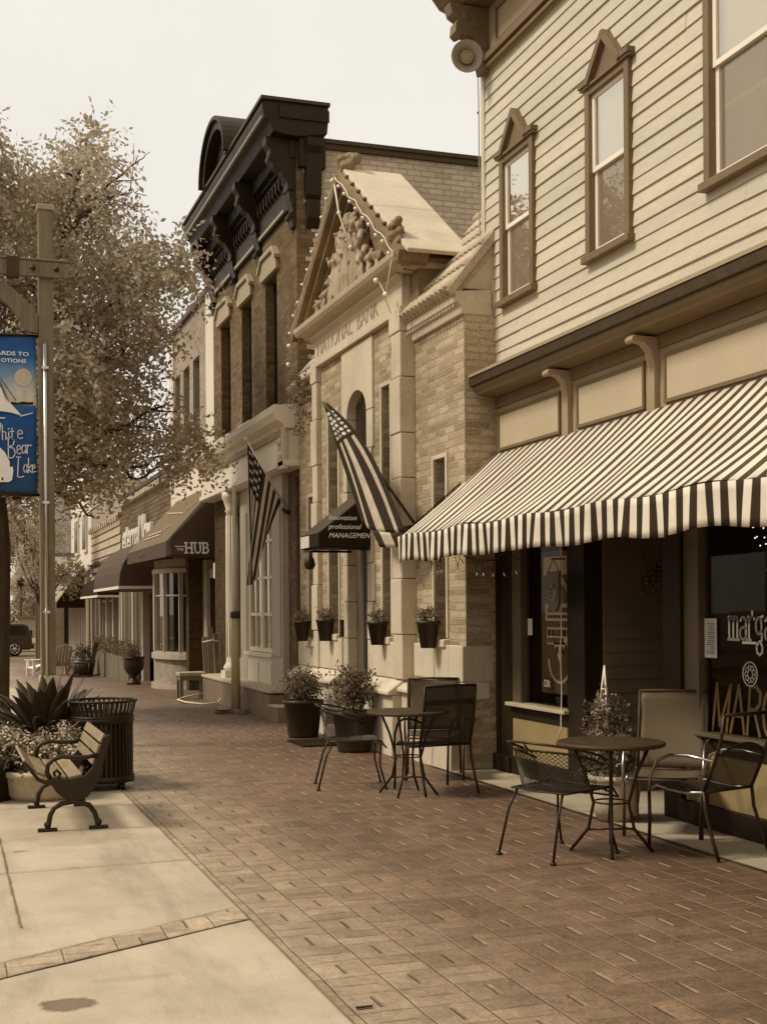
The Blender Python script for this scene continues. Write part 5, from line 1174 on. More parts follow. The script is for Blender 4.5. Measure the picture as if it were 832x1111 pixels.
# ================================================================== things far down the pavement
def adirondack(x, y, rz, mat, label, sc=1.):
    t = thing('garden_chair', label, 'chair', (x, y, gz(y)), rz); q = sc
    s = MB(); s.obox((0, 0, .34*q), (.28*q, 0, 0), (0, .27*q, -.06*q), (0, .0, .015)); s.build('seat', mat, t)
    s = MB()
    for i in range(5):
        x_ = (-.22+.11*i)*q; h_ = (.98-.05*abs(i-2))*q; s.obox((x_, -.36*q, .30*q+h_*.34), (.048*q, 0, 0), (0, -.12*q, h_*.36), (0, .01, .004))
    s.build('backrest', mat, t)
    for sg_ in (-1, 1):
        s = MB(); s.obox((sg_*.33*q, .0, .58*q), (.06*q, 0, 0), (0, .33*q, 0), (0, 0, .012)); s.build('armrest', mat, t)
        s = MB(); s.obox((sg_*.31*q, .24*q, .28*q), (.02*q, 0, 0), (0, .05*q, 0), (0, 0, .29*q)); s.build('leg', mat, t)
        s = MB(); s.obox((sg_*.29*q, -.18*q, .22*q), (.02*q, 0, 0), (0, .26*q, -.17*q), (0, .02, .05*q)); s.build('leg', mat, t)
adirondack(2.95, 45.0, 1.9, 'letter_white', 'white slatted garden chair far down the pavement beside the parked car', .9)
adirondack(3.72, 45.5, .3, 'cloth_grey', 'grey slatted garden chair standing far down by the shop fronts', 1.05)
mc = thing('metal_chair', 'dark metal chair with curved runners far down by the shops', 'chair', (4.15, 41.5, gz(41.5)), 1.2)
s = MB(); s.box(-.25, .25, -.25, .25, .42, .46); s.build('seat', 'black_metal', mc)
s = MB(); s.obox((0, -.33, .75), (.24, 0, 0), (0, -.08, .33), (0, .012, 0)); s.build('backrest', 'black_metal', mc)
for sg_ in (-1, 1):
    s = MB(); s.tube([(sg_*.25, -.45, .08), (sg_*.25, -.2, .02), (sg_*.25, .2, .02), (sg_*.25, .42, .08)], .02, 6); s.tube([(sg_*.25, .2, .02), (sg_*.25, .22, .44)], .02, 6); s.tube([(sg_*.25, -.2, .02), (sg_*.25, -.24, .44)], .02, 6); s.build('runner', 'black_metal', mc)
fp2 = thing('flower_tub', 'dark flowering plants in a tub beside the dark metal chair', 'planter', (4.3, 43.2, gz(43)))
s = MB(); s.lathe([(0, 0), (.3, 0), (.4, .5), (.36, .5), (0, .46)], n=18); s.build('tub', 'pot_black', fp2); leaf_mesh('foliage', [((0, 0, .75), (.3, .3, .3), 1)], 'leaf_dark', fp2, 160, .06, 64, spray=6)
# car
car = thing('parked_car', 'dark sport utility car on the cross street behind the tree trunk', 'car', (1.95, 70.6, gz(70)-.1))
B = [(-2.3, .35), (-2.25, .95), (-1.2, 1.08), (-.55, 1.62), (-.3, 1.70), (1.9, 1.72), (2.2, 1.62), (2.38, 1.05), (2.42, .5), (2.3, .32)]
s = MB(); s.prism(B, 'y', -.9, .9); body = s.build('body', 'car_paint', car, bevel=.08)
for (x0, x1, tx0, tx1) in ((-.95, .1, -.42, .1), (.18, 1.2, .18, 1.2), (1.28, 2.15, 1.28, 1.98)):
    for sgn in (-1, 1): s = MB(); s.prism([(x0, 1.1), (x1, 1.1), (tx1, 1.58), (tx0, 1.58)], 'y', sgn*.905, sgn*.912); s.build('window', 'dark_pane', car)
for x in (-1.45, 1.5):
    for sgn in (-1, 1):
        s = MB(); s.lathe([(.0, -.11), (.36, -.11), (.38, -.06), (.38, .06), (.36, .11), (0, .11)], (x, sgn*.86, .38), 24, ax='y'); w_ = s.build('wheel', 'tyre_rubber', car)
        s = MB()
        s.lathe([(0, -.02), (.07, -.02), (.07, .01), (0, .01)], (x, sgn*.985, .38), 12, ax='y'); s.tube([(x+.24*math.cos(2*PI*i/20), sgn*.98, .38+.24*math.sin(2*PI*i/20)) for i in range(20)], .025, 6, closed=True)
        for i in range(6): a = 2*PI*i/6; s.obox((x+.14*math.cos(a), sgn*.98, .38+.14*math.sin(a)), (.11*math.cos(a), 0, .11*math.sin(a)), (-.03*math.sin(a), 0, .03*math.cos(a)), (0, .012, 0))
        s.build('rim', 'chrome', w_)
for sgn in (-1, 1): s = MB(); s.box(2.30, 2.40, sgn*.86, sgn*.70, 1.0, 1.35); s.build('tail_light', 'flag_red', car)
s = MB(); s.box(2.30, 2.47, -.88, .88, .40, .62); s.build('bumper', 'black_paint', car, bevel=.03)
# far house, low stone pier, lamp
fh = thing('far_house', 'far pale house with a steep shingled gambrel roof', 'house', (5, 96, -.6), world=True)
s = MB(); s.box(1.8, 10, 94, 104, -1, 4.0); s.build('wall', 'stucco', fh)
s = MB(); s.prism([(1.2, 3.9), (1.7, 4.6), (2.9, 8.6), (5.6, 10.4), (8.4, 8.6), (10.2, 4.6), (10.6, 3.9)], 'y', 93.6, 104); s.build('roof', 'shingle', fh)
s = MB()
for i in range(34): s.box(1.5, 9.9, 93.57, 93.6, 4.2+i*.11, 4.28+i*.11)
s.build('shingle_courses', 'shingle', fh); s = MB(); s.box(1.1, 10.7, 93.4, 93.62, 3.5, 4.0); s.build('eaves_board', 'white_storefront', fh)
lm = thing('street_lamp', 'thin dark street lamp far off in front of the house', 'street lamp', (4.55, 84, gz(84)))
s = MB(); s.tube([(0, 0, 0), (0, 0, 3.8)], .06, 8); s.build('pole', 'black_metal', lm); s = MB(); s.lathe([(0, 3.8), (.2, 3.85), (.24, 4.2), (.1, 4.4), (0, 4.5)], n=10); s.build('lantern', 'black_metal', lm)
pr = thing('stone_pier', 'low stone wall with a dark cap beyond the parked car', 'wall', (5.2, 80.5, -.6), world=True)
s = MB(); s.box(4.2, 9, 80, 81, -.7, 1.2); s.build('masonry', 'brick_tan', pr); s = MB(); s.box(4.05, 9.1, 79.9, 81.1, 1.2, 1.36); s.build('cap', 'stone_step', pr); s = MB(); s.box(4.1, 9, 79.93, 79.99, -.25, .05); s.build('band', 'white_storefront', pr)
# buildings over the road, which only the glass sees
for i, (y0, y1, h, mt) in enumerate(((-6, 8, 8.5, 'brick_dark'), (8.2, 24, 7.5, 'brick_tan'), (24.2, 42, 9., 'brick_dark'))):
    ob_ = thing('street_building', ['two-storey dark brick block across the road, opposite the clapboard shop', 'tan brick block across the road, opposite the stone bank', 'tall dark brick block across the road, opposite the HUB awning'][i], 'building', (-19, (y0+y1)/2, 0), world=True)
    s = MB(); s.box(-27, -19, y0, y1, -1, h); s.build('wall', mt, ob_)
    for k in range(int((y1-y0)/2.4)):
        for z in (.4, 4.6):
            s = MB(); s.box(-19.0, -18.95, y0+.6+k*2.4, y0+2.2+k*2.4, z, z+(2.2 if z < 1 else 1.8)); s.build('window', 'dark_pane', ob_)
fh.location.x += 3.2
# ================================================================== furniture
def rzf(fx, fy): return math.atan2(-fx, fy)
def wire_panel(mb, fn, nu, nv, r=.0022):
    for i in range(-nv, nu+1):
        for sgn in (1, -1):
            pts = []
            for k in range(nv+1):
                u = (i+k) if sgn > 0 else (i+nv-k)
                if 0 <= u <= nu: pts.append(fn(u/nu, k/nv))
            if len(pts) > 1: mb.tube(pts, r, 3)
def wire_chair(label, x, y, f, group):
    t = thing('wire_chair', label, 'chair', (x, y, 0), rzf(*f), group)
    def back(u, v, o=0.):
        a = math.radians(-108+216*u); r = .235+.055*v+o; sag = .10*abs(2*u-1)**2.5*v
        return (r*math.sin(a)*1.05, -.02-r*math.cos(a), .43+.27*v-sag)
    s = MB(); wire_panel(s, back, 30, 10); s.tube([back(i/24, 1) for i in range(25)], .008, 6); s.tube([back(i/24, 0) for i in range(25)], .006, 6); s.build('backrest', 'black_metal', t)
    s = MB(); s.tube([Vector(back(i/24, 1, .035))+Vector((0, -.01, .055-.02*abs(i/12-1))) for i in range(25)], .009, 6)
    for u in (.06, .5, .94): s.tube([back(u, 1), Vector(back(u, 1, .035))+Vector((0, -.01, .05))], .006, 5)
    s.build('top_rail', 'black_metal', t)
    def seat(u, v): return ((.235+.02*v)*(2*u-1), -.23+.50*v, .43-.015*math.sin(PI*v)*math.sin(PI*u)+.012*v-(.07*((v-.86)/.14)**2 if v > .86 else 0))
    s = MB(); wire_panel(s, seat, 19, 19)
    for v in (0, .86, 1): s.tube([seat(i/10, v) for i in range(11)], .007, 5)
    for u in (0, 1): s.tube([seat(u, i/10) for i in range(11)], .007, 6)
    s.build('seat', 'black_metal', t)
    for sx in (-1, 1):
        s = MB(); s.tube([(sx*.20, -.21, .425), (sx*.222, -.27, .30), (sx*.24, -.345, .01)], .009, 7); s.lathe([(0, 0), (.022, 0), (.018, .012), (0, .014)], (sx*.24, -.345, 0), 10); s.build('leg', 'black_metal', t)
        s = MB(); s.tube([(sx*.225, .16, .43), (sx*.235, .22, .40), (sx*.225, .21, .22), (sx*.245, .265, .01)], .009, 7); s.lathe([(0, 0), (.02, 0), (.016, .012), (0, .014)], (sx*.245, .265, 0), 10); s.build('leg', 'black_metal', t)
    return t
def sling_chair(label, x, y, f, group, sling='sling_dark', metal='black_metal', arm='black_metal', arch=False, band=False, rec=.16, top=.93, w=.24):
    t = thing('patio_chair', label, 'chair', (x, y, 0), rzf(*f), group)
    def bx(z): return -.21-rec*max(0, (z-.42))/.5*(1+.25*math.sin(PI*min(1, max(0, (z-.42))/.5)))
    for sx in (-1, 1):
        s = MB(); s.tube([(sx*w, bx(top), top), (sx*w, bx(.75), .75), (sx*w, bx(.6), .6), (sx*w, -.20, .43)], .012, 8); s.build('back_post', metal, t)
        s = MB(); s.tube([(sx*w, -.20, .44), (sx*(w+.002), -.215, .30), (sx*(w+.008), -.28, .12), (sx*(w+.012), -.33, .0)], .012, 8); s.build('leg', metal, t)
        s = MB(); s.tube([(sx*w, -.205, .425), (sx*w, -.05, .405), (sx*w, .10, .415), (sx*w, .2, .43), (sx*w, .25, .40)], .011, 8); s.build('seat_rail', arm, t)
        s = MB(); s.tube([(sx*(w+.02), bx(.64), .635), (sx*(w+.03), -.1, .655), (sx*(w+.03), .06, .645), (sx*(w+.03), .17, .60), (sx*(w+.03), .23, .50), (sx*(w+.025), .25, .38)], .011, 8); s.build('armrest', arm, t)
        s = MB(); s.tube([(sx*(w+.025), .25, .38), (sx*(w+.02), .25, .20), (sx*(w+.02), .26, 0)], .012, 8); s.build('leg', metal, t)
    s = MB(); s.tube([(-w, bx(top), top), (0, bx(top)-.02, top+.004), (w, bx(top), top)], .012, 8); s.tube([(-w, -.2, .425), (w, -.2, .425)], .011, 8); s.tube([(-w, .25, .40), (w, .25, .40)], .010, 8); s.build('cross_rail', metal, t)
    zt = .70 if arch else top-.01
    s = MB()
    def bk_(u, v):
        X_ = (2*u-1)*(w-.008); zz = .44+(zt-.44)*v+((.07*(1-(2*u-1)**2)-.03)*v if arch else 0); return (X_, bx(zz)-.015*(1-(2*u-1)**2), zz)
    s.grid(bk_, 12, 10); s.build('back_sling', sling, t, solid=.003)
    if arch: s = MB(); s.tube([bk_(i/12, 1) for i in range(13)], .008, 6); s.build('arch_rail', metal, t)
    if band: s = MB(); s.grid(lambda u, v: ((2*u-1)*(w-.006), bx(.78+.05*v)+.006, .78+.05*v), 4, 2); s.build('back_band', metal, t, solid=.004)
    s = MB(); s.grid(lambda u, v: ((2*u-1)*(w-.005), -.20+.45*v, .43-.025*math.sin(PI*v)-.01*math.sin(PI*u)), 8, 8); s.build('seat_sling', sling, t, solid=.003)
    return t
def bistro_table(label, x, y, group, rz=0., r=.36):
    t = thing('bistro_table', label, 'table', (x, y, 0), rz, group)
    s = MB(); s.lathe([(0, .700), (r-.03, .700), (r-.006, .702), (r, .710), (r, .724), (r-.005, .730), (r-.02, .731), (0, .729)], n=56); s.build('tabletop', 'bronze_metal', t)
    for i in range(4):
        a = PI/4+PI/2*i; c, q = math.cos(a), math.sin(a)
        s = MB(); s.tube([(.25*c, .25*q, .70), (.17*c, .17*q, .52), (.115*c, .115*q, .32), (.15*c, .15*q, .15), (.27*c, .27*q, .0)], .011, 8); s.build('leg', 'black_metal', t)
    s = MB(); s.tube([(.116*math.cos(2*PI*i/20), .116*math.sin(2*PI*i/20), .33) for i in range(20)], .006, 6, closed=True)
    for a in (0, PI/2): s.tube([(.16*math.cos(a+PI/4), .16*math.sin(a+PI/4), .14), (-.16*math.cos(a+PI/4), -.16*math.sin(a+PI/4), .14+.012*(a > 0))], .007, 6)
    s.build('stretcher', 'black_metal', t); return t
GA = 'chairs around the two café tables'; GT = 'small round café tables'
bistro_table('round dark café table in front of the clapboard shop doorway, the nearer of two', 4.19, 7.65, GT, .3)
bistro_table('round dark café table beside the stone bank, the farther of two', 3.84, 10.65, GT, .1)
wire_chair('black wire mesh chair at the left of the nearer café table', 3.86, 7.72, (.93, .36), GA)
sling_chair('black armchair with an arched back, at the right of the nearer café table', 4.79, 7.47, (-.28, .96), GA, arch=True, arm='chrome', w=.235)
sling_chair('grey high-backed sling chair between the nearer café table and the shop doorway', 4.93, 8.17, (-.62, -.78), GA, sling='sling_light', metal='bronze_metal', arm='chrome', rec=.17, top=.99, w=.25)
wire_chair('black wire chair left of the farther café table, in front of a potted shrub', 3.55, 11.30, (.90, -.2), GA)
sling_chair('black see-through sling chair turned to the wall at the farther café table', 4.13, 10.76, (-.12, .99), GA, band=True, rec=.09, top=.95, w=.25)
sling_chair('pale worn sling chair standing behind the farther café table', 4.45, 11.6, (-.35, -.94), GA, sling='sling_light', metal='bronze_metal', rec=.14, top=.93, w=.25)
# plant behind the near table
t = thing('flower_pot', 'pale round pot with speckled flowering plant and white obelisk behind the nearer café table', 'potted plant', (4.84, 8.78, 0))
s = MB(); s.lathe([(0, 0), (.13, 0), (.18, .10), (.20, .26), (.19, .30), (.215, .31), (.215, .345), (.18, .345), (.17, .30), (0, .3)], n=30); s.build('pot', 'pot_pale', t)
leaf_mesh('foliage', [((-.02, 0, .55), (.21, .21, .20), 1), ((-.08, .0, .82), (.09, .09, .16), .35)], 'leaf_shrub', t, 330, .035, 71, spray=7)
leaf_mesh('flowers', [((-.03, -.02, .56), (.23, .23, .22), 1), ((-.08, .0, .85), (.10, .10, .16), .3)], 'petal', t, 260, .022, 72, spray=3)
s = MB()
for i in range(3): a = 2*PI*i/3+.4; s.tube([(.09*math.cos(a)-.08, .09*math.sin(a), .45), (-.08, 0, 1.18)], .007, 5)
for z, r in ((.72, .055), (.88, .036), (1.0, .022)): s.tube([(r*math.cos(2*PI*i/10)-.08, r*math.sin(2*PI*i/10), z) for i in range(10)], .005, 4, closed=True)
s.build('obelisk', 'rope_white', t)
# big black pots with shrubs
def big_pot(x, y, r, h, label, seed, br, bz, leaf):
    t = thing('shrub_pot', label, 'potted shrub', (x, y, 0), 0, 'large black pots with shrubs by the bank')
    s = MB(); s.lathe([(0, 0), (r*.74, 0), (r*.76, .02), (r*.95, h-.05), (r*1.04, h-.045), (r*1.05, h), (r*.96, h), (r*.93, h-.04)], n=36); s.build('pot', 'pot_black', t)
    s = MB(); s.lathe([(0, h-.05), (r*.93, h-.05)], n=24); s.build('earth', 'soil', t)
    s = MB()
    for i in range(5): limb(s, (random.uniform(-.05, .05), random.uniform(-.05, .05), h-.05), (random.uniform(-.15, .15), random.uniform(-.15, .15), h+bz), .012, .005, seed+i)
    s.build('stems', 'bark', t); leaf_mesh('foliage', [((0, 0, h+bz), br, 1)], 'leaf_shrub', t, 430 if seed == 81 else 240, leaf, seed, spray=6, droop=.2, shell=.2)
big_pot(4.33, 15.95, .255, .47, 'large black pot with a dense round shrub at the foot of the stone steps', 81, (.27, .27, .2), .19, .042)
big_pot(4.43, 14.1, .255, .46, 'large black pot with a loose leafy shrub, in front of the bank door', 83, (.20, .20, .24), .27, .055)
s = MB(); s.box(4.0, 4.55, 14.75, 15.5, .0, .012); tag(s.build('door_mat', 'black_canvas'), 'flat dark mat lying between the two large black pots', 'mat')
# bench (built from its end profile)
bn = thing('park_bench', 'small wooden slat bench with black scrolled iron ends on the concrete', 'bench', (.9, 10.4, 0), world=True)
def bz_(x, y): p = ony(x/3.467, 680+y/3.467, 9.80); return (p.x, p.z)
for yy in (9.80, 11.0):
    s = MB()
    belly = [(88, 505), (110, 520), (150, 570), (172, 578), (200, 572), (260, 574), (320, 560), (352, 525), (372, 470), (388, 415), (414, 405), (416, 425), (398, 480), (385, 540), (360, 600), (330, 640), (290, 655), (250, 652), (215, 625), (190, 590), (165, 592), (140, 580), (100, 530), (84, 512)]
    s.prism([bz_(*p) for p in belly], 'y', yy-.018, yy+.018)
    def tb(pts, r): s.tube([(bz_(*p)[0], yy, bz_(*p)[1]) for p in pts], r, 8)
    tb([(180, 768), (186, 735), (190, 710), (205, 682), (235, 665), (275, 658), (310, 660), (340, 675), (358, 700), (368, 735), (372, 760)], .02); 
    for fx in (180, 372): x_, z_ = bz_(fx, 766); s.box(x_-.07, x_+.07, yy-.03, yy+.03, 0, .022); s.ball((x_, yy, .05), .028, 8)
    s.build('iron_end', 'black_metal', bn, bevel=.004)
    s = MB(); tb([(368, 482), (330, 490), (280, 492), (235, 488), (200, 500), (182, 520), (178, 548), (188, 570)], .017); tb([(188, 570), (205, 585), (222, 572), (228, 552), (215, 540), (204, 548), (208, 560)], .012); s.build('armrest', 'black_metal', bn)
def slat(p, q, th, nm):
    a, b = bz_(*p), bz_(*q); d = Vector((b[0]-a[0], 0, b[1]-a[1])); n_ = Vector((-d.z, 0, d.x)).normalized()*th/2; s = MB()
    s.obox(((a[0]+b[0])/2, 10.40, (a[1]+b[1])/2), d/2, (0, .60-.02, 0), n_); return s.build(nm, 'bench_wood', bn, bevel=.006)
for p, q in (((92, 505), (132, 545)), ((140, 552), (192, 566)), ((202, 566), (252, 570)), ((262, 570), (312, 558))): slat(p, q, .022, 'seat_slat')
for p, q in (((352, 520), (362, 488)), ((366, 480), (378, 445)), ((381, 438), (396, 405))): slat(p, q, .022, 'back_slat')
# litter bin
lbx = thing('litter_bin', 'round black slatted metal litter bin with a flared rim behind the bench', 'litter bin', (1.37, 12.05, 0))
s = MB(); s.lathe([(0, .06), (.235, .06), (.235, .70), (.22, .70), (.22, .08), (0, .08)], n=32); s.build('liner', 'black_paint', lbx)
s = MB()
for i in range(40):
    a = 2*PI*i/40; c, q = math.cos(a), math.sin(a); tn = Vector((-q, c, 0))
    s.obox((.268*c, .268*q, .37), (.004*c, .004*q, 0), tn*.014, (0, 0, .30))
    a0_, a1_ = Vector((.268*c, .268*q, .66)), Vector((.302*c, .302*q, .80)); mid = (a0_+a1_)/2; s.obox(mid, (a1_-a0_)/2, tn*.010, Vector((c, q, 0)).cross(tn)*0+Vector((.003*c, .003*q, 0)))
s.build('slats', 'black_metal', lbx)
s = MB()
for (r, z, t_) in ((.272, .09, .014), (.272, .655, .012), (.305, .80, .012)): s.tube([(r*math.cos(2*PI*i/40), r*math.sin(2*PI*i/40), z) for i in range(40)], t_, 6, closed=True)
s.lathe([(.262, .065), (.285, .065), (.285, .12), (.262, .12)], n=40); s.lathe([(.262, .60), (.280, .60), (.280, .66), (.262, .66)], n=40); s.build('hoops', 'black_metal', lbx)
for a in (.6, 2.2, 3.8, 5.4): s = MB(); s.lathe([(0, 0), (.035, 0), (.03, .065), (0, .065)], (.22*math.cos(a), .22*math.sin(a), 0), 10); s.build('foot', 'black_metal', lbx)
# planters on the left
def blade(mb, o, az, el, L, w, bend, seed):
    rg = random.Random(seed); n = 9; P = []
    for i in range(n+1):
        t = i/n; e = el-bend*t*t; 
        if i == 0: p = Vector(o)
        else: p = p+Vector((math.cos(az)*math.cos(e), math.sin(az)*math.cos(e), math.sin(e)))*(L/n)
        ww = w*(.45+1.15*t if t < .5 else 1.025-.1*(t-.5))*max(0.02, (1-max(0, (t-.62)/.38)**1.7)); P.append((p.copy(), ww))
    sd = Vector((-math.sin(az), math.cos(az), 0)); k = len(mb.v)
    for p, ww in P:
        dn = Vector((0, 0, 1))*ww*.22; mb.v += [tuple(p+sd*ww+dn), tuple(p-dn*.3), tuple(p-sd*ww+dn)]
    for i in range(n):
        for j in range(2): a = k+i*3+j; mb.f.append((a, a+1, a+4, a+3)); mb.mi.append(0); mb.sm.append(True)
ag = thing('agave_plant', 'big dark plant with broad sword-shaped leaves in a black pot beside the litter bin', 'plant', (.90, 12.5, 0))
s = MB(); s.lathe([(0, 0), (.22, 0), (.30, .30), (.32, .30), (.32, .36), (.28, .36), (.27, .3), (0, .3)], n=30); s.build('pot', 'pot_black', ag)
s = MB(); rg = random.Random(12)
for i in range(58):
    r_ = i/58; az = i*2.399+rg.uniform(-.2, .2); el = math.radians(86-62*r_**.8+rg.uniform(-6, 6)); blade(s, (.05*math.cos(az), .05*math.sin(az), .30), az, el, rg.uniform(.66, .86)*(1-.1*r_), .068, rg.uniform(.2, .6), i)
s.build('leaves', 'dark_leaf', ag, solid=.006)
tb_ = thing('stone_tub', 'low round pale concrete tub overflowing with small white flowers behind the bench', 'planter', (.80, 11.62, 0))
s = MB(); s.lathe([(0, 0), (.27, 0), (.30, .05), (.325, .20), (.345, .205), (.345, .25), (.30, .25), (.29, .2), (0, .2)], n=36); s.build('tub', 'pot_pale', tb_)
bl = [((-.02, .0, .34), (.36, .30, .16), 1), ((.22, .28, .40), (.26, .2, .2), .6), ((-.26, .22, .36), (.28, .24, .18), .7)]
leaf_mesh('foliage', bl, 'leaf_shrub', tb_, 360, .04, 91, spray=6, droop=.1); leaf_mesh('flowers', [(c, (r[0]*1.05, r[1]*1.05, r[2]*1.1), w) for c, r, w in bl], 'petal', tb_, 520, .03, 92, spray=4, droop=-.2)
s = MB()
for i in range(26): s.ball((random.uniform(-.1, .3), random.uniform(-.32, -.1), random.uniform(.36, .52)), .018, 6, sc=(1, 1, .7))
s.build('blossom', 'petal', tb_)
dp = thing('dark_planter', 'square black planter with pale flowers at the left edge behind the bench', 'planter', (.35, 11.6, 0))
s = MB(); s.lathe([(0, 0), (.24, 0), (.27, .3), (.3, .3), (.3, .35), (.25, .35), (.25, .3), (0, .3)], n=4); s.build('tub', 'pot_black', dp); bl = [((0.05, .1, .45), (.32, .30, .17), 1)]
leaf_mesh('foliage', bl, 'leaf_shrub', dp, 380, .04, 93, spray=6, droop=.1); leaf_mesh('flowers', bl, 'petal', dp, 520, .03, 94, spray=4, droop=-.2)
# timber post with a banner
YP = 15.9; tp = thing('banner_post', 'tall weathered timber post with a bolted cross beam and curved brace', 'post', (1.19, YP, 0), world=True)
s = MB(); s.box(1.17-.085, 1.17+.085, YP-.085, YP+.085, .7, 6.40); s.build('post', 'old_timber', tp, bevel=.012)
s = MB(); s.box(1.17-.10, 1.17+.10, YP-.10, YP+.10, 6.401, 6.47); s.build('post_cap', 'limestone_dark', tp, bevel=.01)
s = MB(); s.box(1.185-.12, 1.185+.12, YP-.12, YP+.12, 0, .86); s.build('footing', 'concrete_cast', tp, bevel=.02)
s = MB(); s.box(-.9, 1.43, YP-.145, YP-.088, 5.585, 5.77); s.box(-.9, 1.44, YP-.16, YP-.075, 5.772, 5.795); s.build('cross_beam', 'old_timber', tp, bevel=.008)
s = MB(); s.box(.72, .86, YP-.17, YP-.06, 5.56, 5.80); s.build('strap', 'bronze_metal', tp)
for x in (1.02, 1.29): s = MB(); s.lathe([(0, 0), (.03, 0), (.03, .02), (0, .03)], (x, YP-.175, 5.68), 12, ax='y'); s.build('bolt', 'black_metal', tp)
s = MB(); P = [(1.084, 4.93), (1.084, 5.15), (.98, 5.28), (.8, 5.45), (.55, 5.58), (.2, 5.584), (.3, 5.50), (.55, 5.38), (.75, 5.24), (.87, 5.08), (.93, 4.95)]
s.prism(P, 'y', YP-.06, YP+.03); s.build('brace', 'old_timber', tp, bevel=.008)
s = MB(); s.tube([(1.15, YP-.105, .86), (1.15, YP-.105, 4.8)], .024, 8)
for z in (1.6, 2.9, 4.5): s.box(1.11, 1.19, YP-.135, YP-.08, z, z+.03)
s.build('conduit', 'chrome', tp)
bn_ = thing('street_banner', 'blue printed street banner with a sailing boat and the words White Bear Lake', 'banner', (.7, YP, 4), world=True)
bx0, bx1, bz0, bz1 = .18, 1.055, 3.013, 4.905
s = MB(); s.grid(lambda u, v: (bx0+(bx1-bx0)*u, YP+.012*math.sin(u*5)+.008*math.sin(v*7), bz0+(bz1-bz0)*v), 20, 24); s.build('cloth', 'banner_blue', bn_, solid=.004)
s = MB(); s.tube([(bx0, YP, bz1), (1.1, YP, bz1)], .018, 6); s.tube([(bx0, YP, bz0), (1.1, YP, bz0)], .018, 6); s.build('rod', 'black_metal', bn_)
YF = YP-.024
def bp(px, py): v = ony(px, py, YF); return (v.x, v.z)
def flat(poly, mat, nm, off=0.):
    s = MB(); s.prism([bp(*p) for p in poly], 'y', YF-off-.002, YF-off); return s.build(nm, mat, bn_)
flat([(25.5+9.6*math.cos(2*PI*i/28), 409.5+9.6*math.sin(2*PI*i/28)) for i in range(28)], 'limestone_white', 'moon_print')
flat([(0, 418), (7, 432), (24, 451), (12, 447.5), (0, 446), (-16, 446)], 'letter_white', 'sail_print', .003)
flat([(8, 437), (14, 436), (20, 437), (25, 435.6), (31, 436.5), (36.5, 436), (36.5, 439), (10, 439)], 'black_paint', 'shore_print', .001)
flat([(-12, 452), (6, 453), (6, 454), (-12, 454)], 'letter_white', 'ripple_print'); flat([(22, 451), (36, 447.5), (36, 448.4), (23, 452)], 'letter_white', 'ripple_print')
s = MB()
for a, b in (((0, 413), (10, 436)), ((0, 416), (8, 436)), ((-6, 400), (18, 435))): pa, pb = bp(*a), bp(*b); s.tube([(pa[0], YF-.004, pa[1]), (pb[0], YF-.004, pb[1])], .004, 4)
s.build('rigging_print', 'black_paint', bn_)
flat([(0, 485), (6, 491), (11, 501), (11, 507), (14, 506), (15, 511), (13.5, 521), (10, 523), (-2, 523), (-14, 520), (-12, 495)], 'letter_white', 'bear_print', .001); flat([(2.2, 518), (4, 518), (4, 521), (2.2, 521)], 'black_paint', 'bear_mark', .004)
s = MB(); pxm = 16.2/1400
def word(lines, px, py, w=.010):
    o = bp(px, py); strokes(s, [[(p[0], p[1]) for p in l] for l in lines], (o[0], YF-.006, o[1]), (1, 0, 0), (0, 0, 1), pxm, w, .003)
# White
word([[(-6, 17), (-4, 0), (-1, 10), (1.5, 0), (4, 17)]], -3, 477); word([[(0, 15), (0, 0)], [(0, 7), (2, 8.5), (3.5, 7), (3.5, 0)]], 3, 477); word([[(0, 8), (0, 0)], [(-.6, 11), (.6, 11)]], 10, 477)
word([[(0, 12), (0, 1), (1.5, 0)], [(-1.5, 8.5), (2, 8.5)]], 13.5, 477); word([[(0, 4.5), (5, 5.5), (4.2, 8.5), (1.5, 9), (0, 6), (.4, 1.5), (2.2, 0), (5, 1.2)]], 19.5, 476)
# Bear
word([[(0, 0), (0, 21)], [(-2, 20), (3, 21.5), (6, 18), (4.5, 13), (0, 11.5)], [(0, 11.5), (5.5, 10), (7, 5), (4.5, .5), (0, 0)]], 9.5, 497); word([[(0, 4.5), (4.4, 5.3), (3.5, 8.5), (1.4, 8.7), (0, 5.5), (.5, 1.5), (2, 0), (4.4, 1)]], 18.5, 492.5)
word([[(4, 8), (1.2, 8.5), (0, 4.5), (1, .4), (3, 1), (4, 5)], [(4, 9), (4.2, .2)]], 24, 492); word([[(0, 9), (0, 0)], [(0, 6), (2, 8.8), (4.2, 8.2)]], 30, 492)
# Lake
word([[(1, 20), (0, 0), (3, -1), (6, .5)], [(-1, 20), (3, 20)]], 19.5, 517); word([[(3.5, 8), (1, 8.2), (0, 4), (1, .4), (2.5, 1), (3.5, 5)], [(3.5, 9), (3.6, .2)]], 26, 513); word([[(0, 15), (0, 0)], [(3.4, 8.5), (0, 4), (3.6, 0)]], 31.4, 513); word([[(0, 4), (3, 4.8), (2.4, 7.5), (.6, 7.5), (0, 4), (.6, 1), (2, 0), (3.4, 1)]], 35.3, 512.5)
s.build('lettering', 'letter_white', bn_)
o = bp(31.8, 386.5); text('lettering', 'ARDS TO', .066, (o[0], YF-.004, o[1]), (1, 0, 0), (0, 0, 1), 'letter_white', bn_, .001, align='RIGHT', sx=1.35, bold=.001)
o = bp(29, 394.0); text('lettering', 'OTIONS', .062, (o[0], YF-.004, o[1]), (1, 0, 0), (0, 0, 1), 'letter_white', bn_, .001, align='RIGHT', sx=1.25, bold=.001)
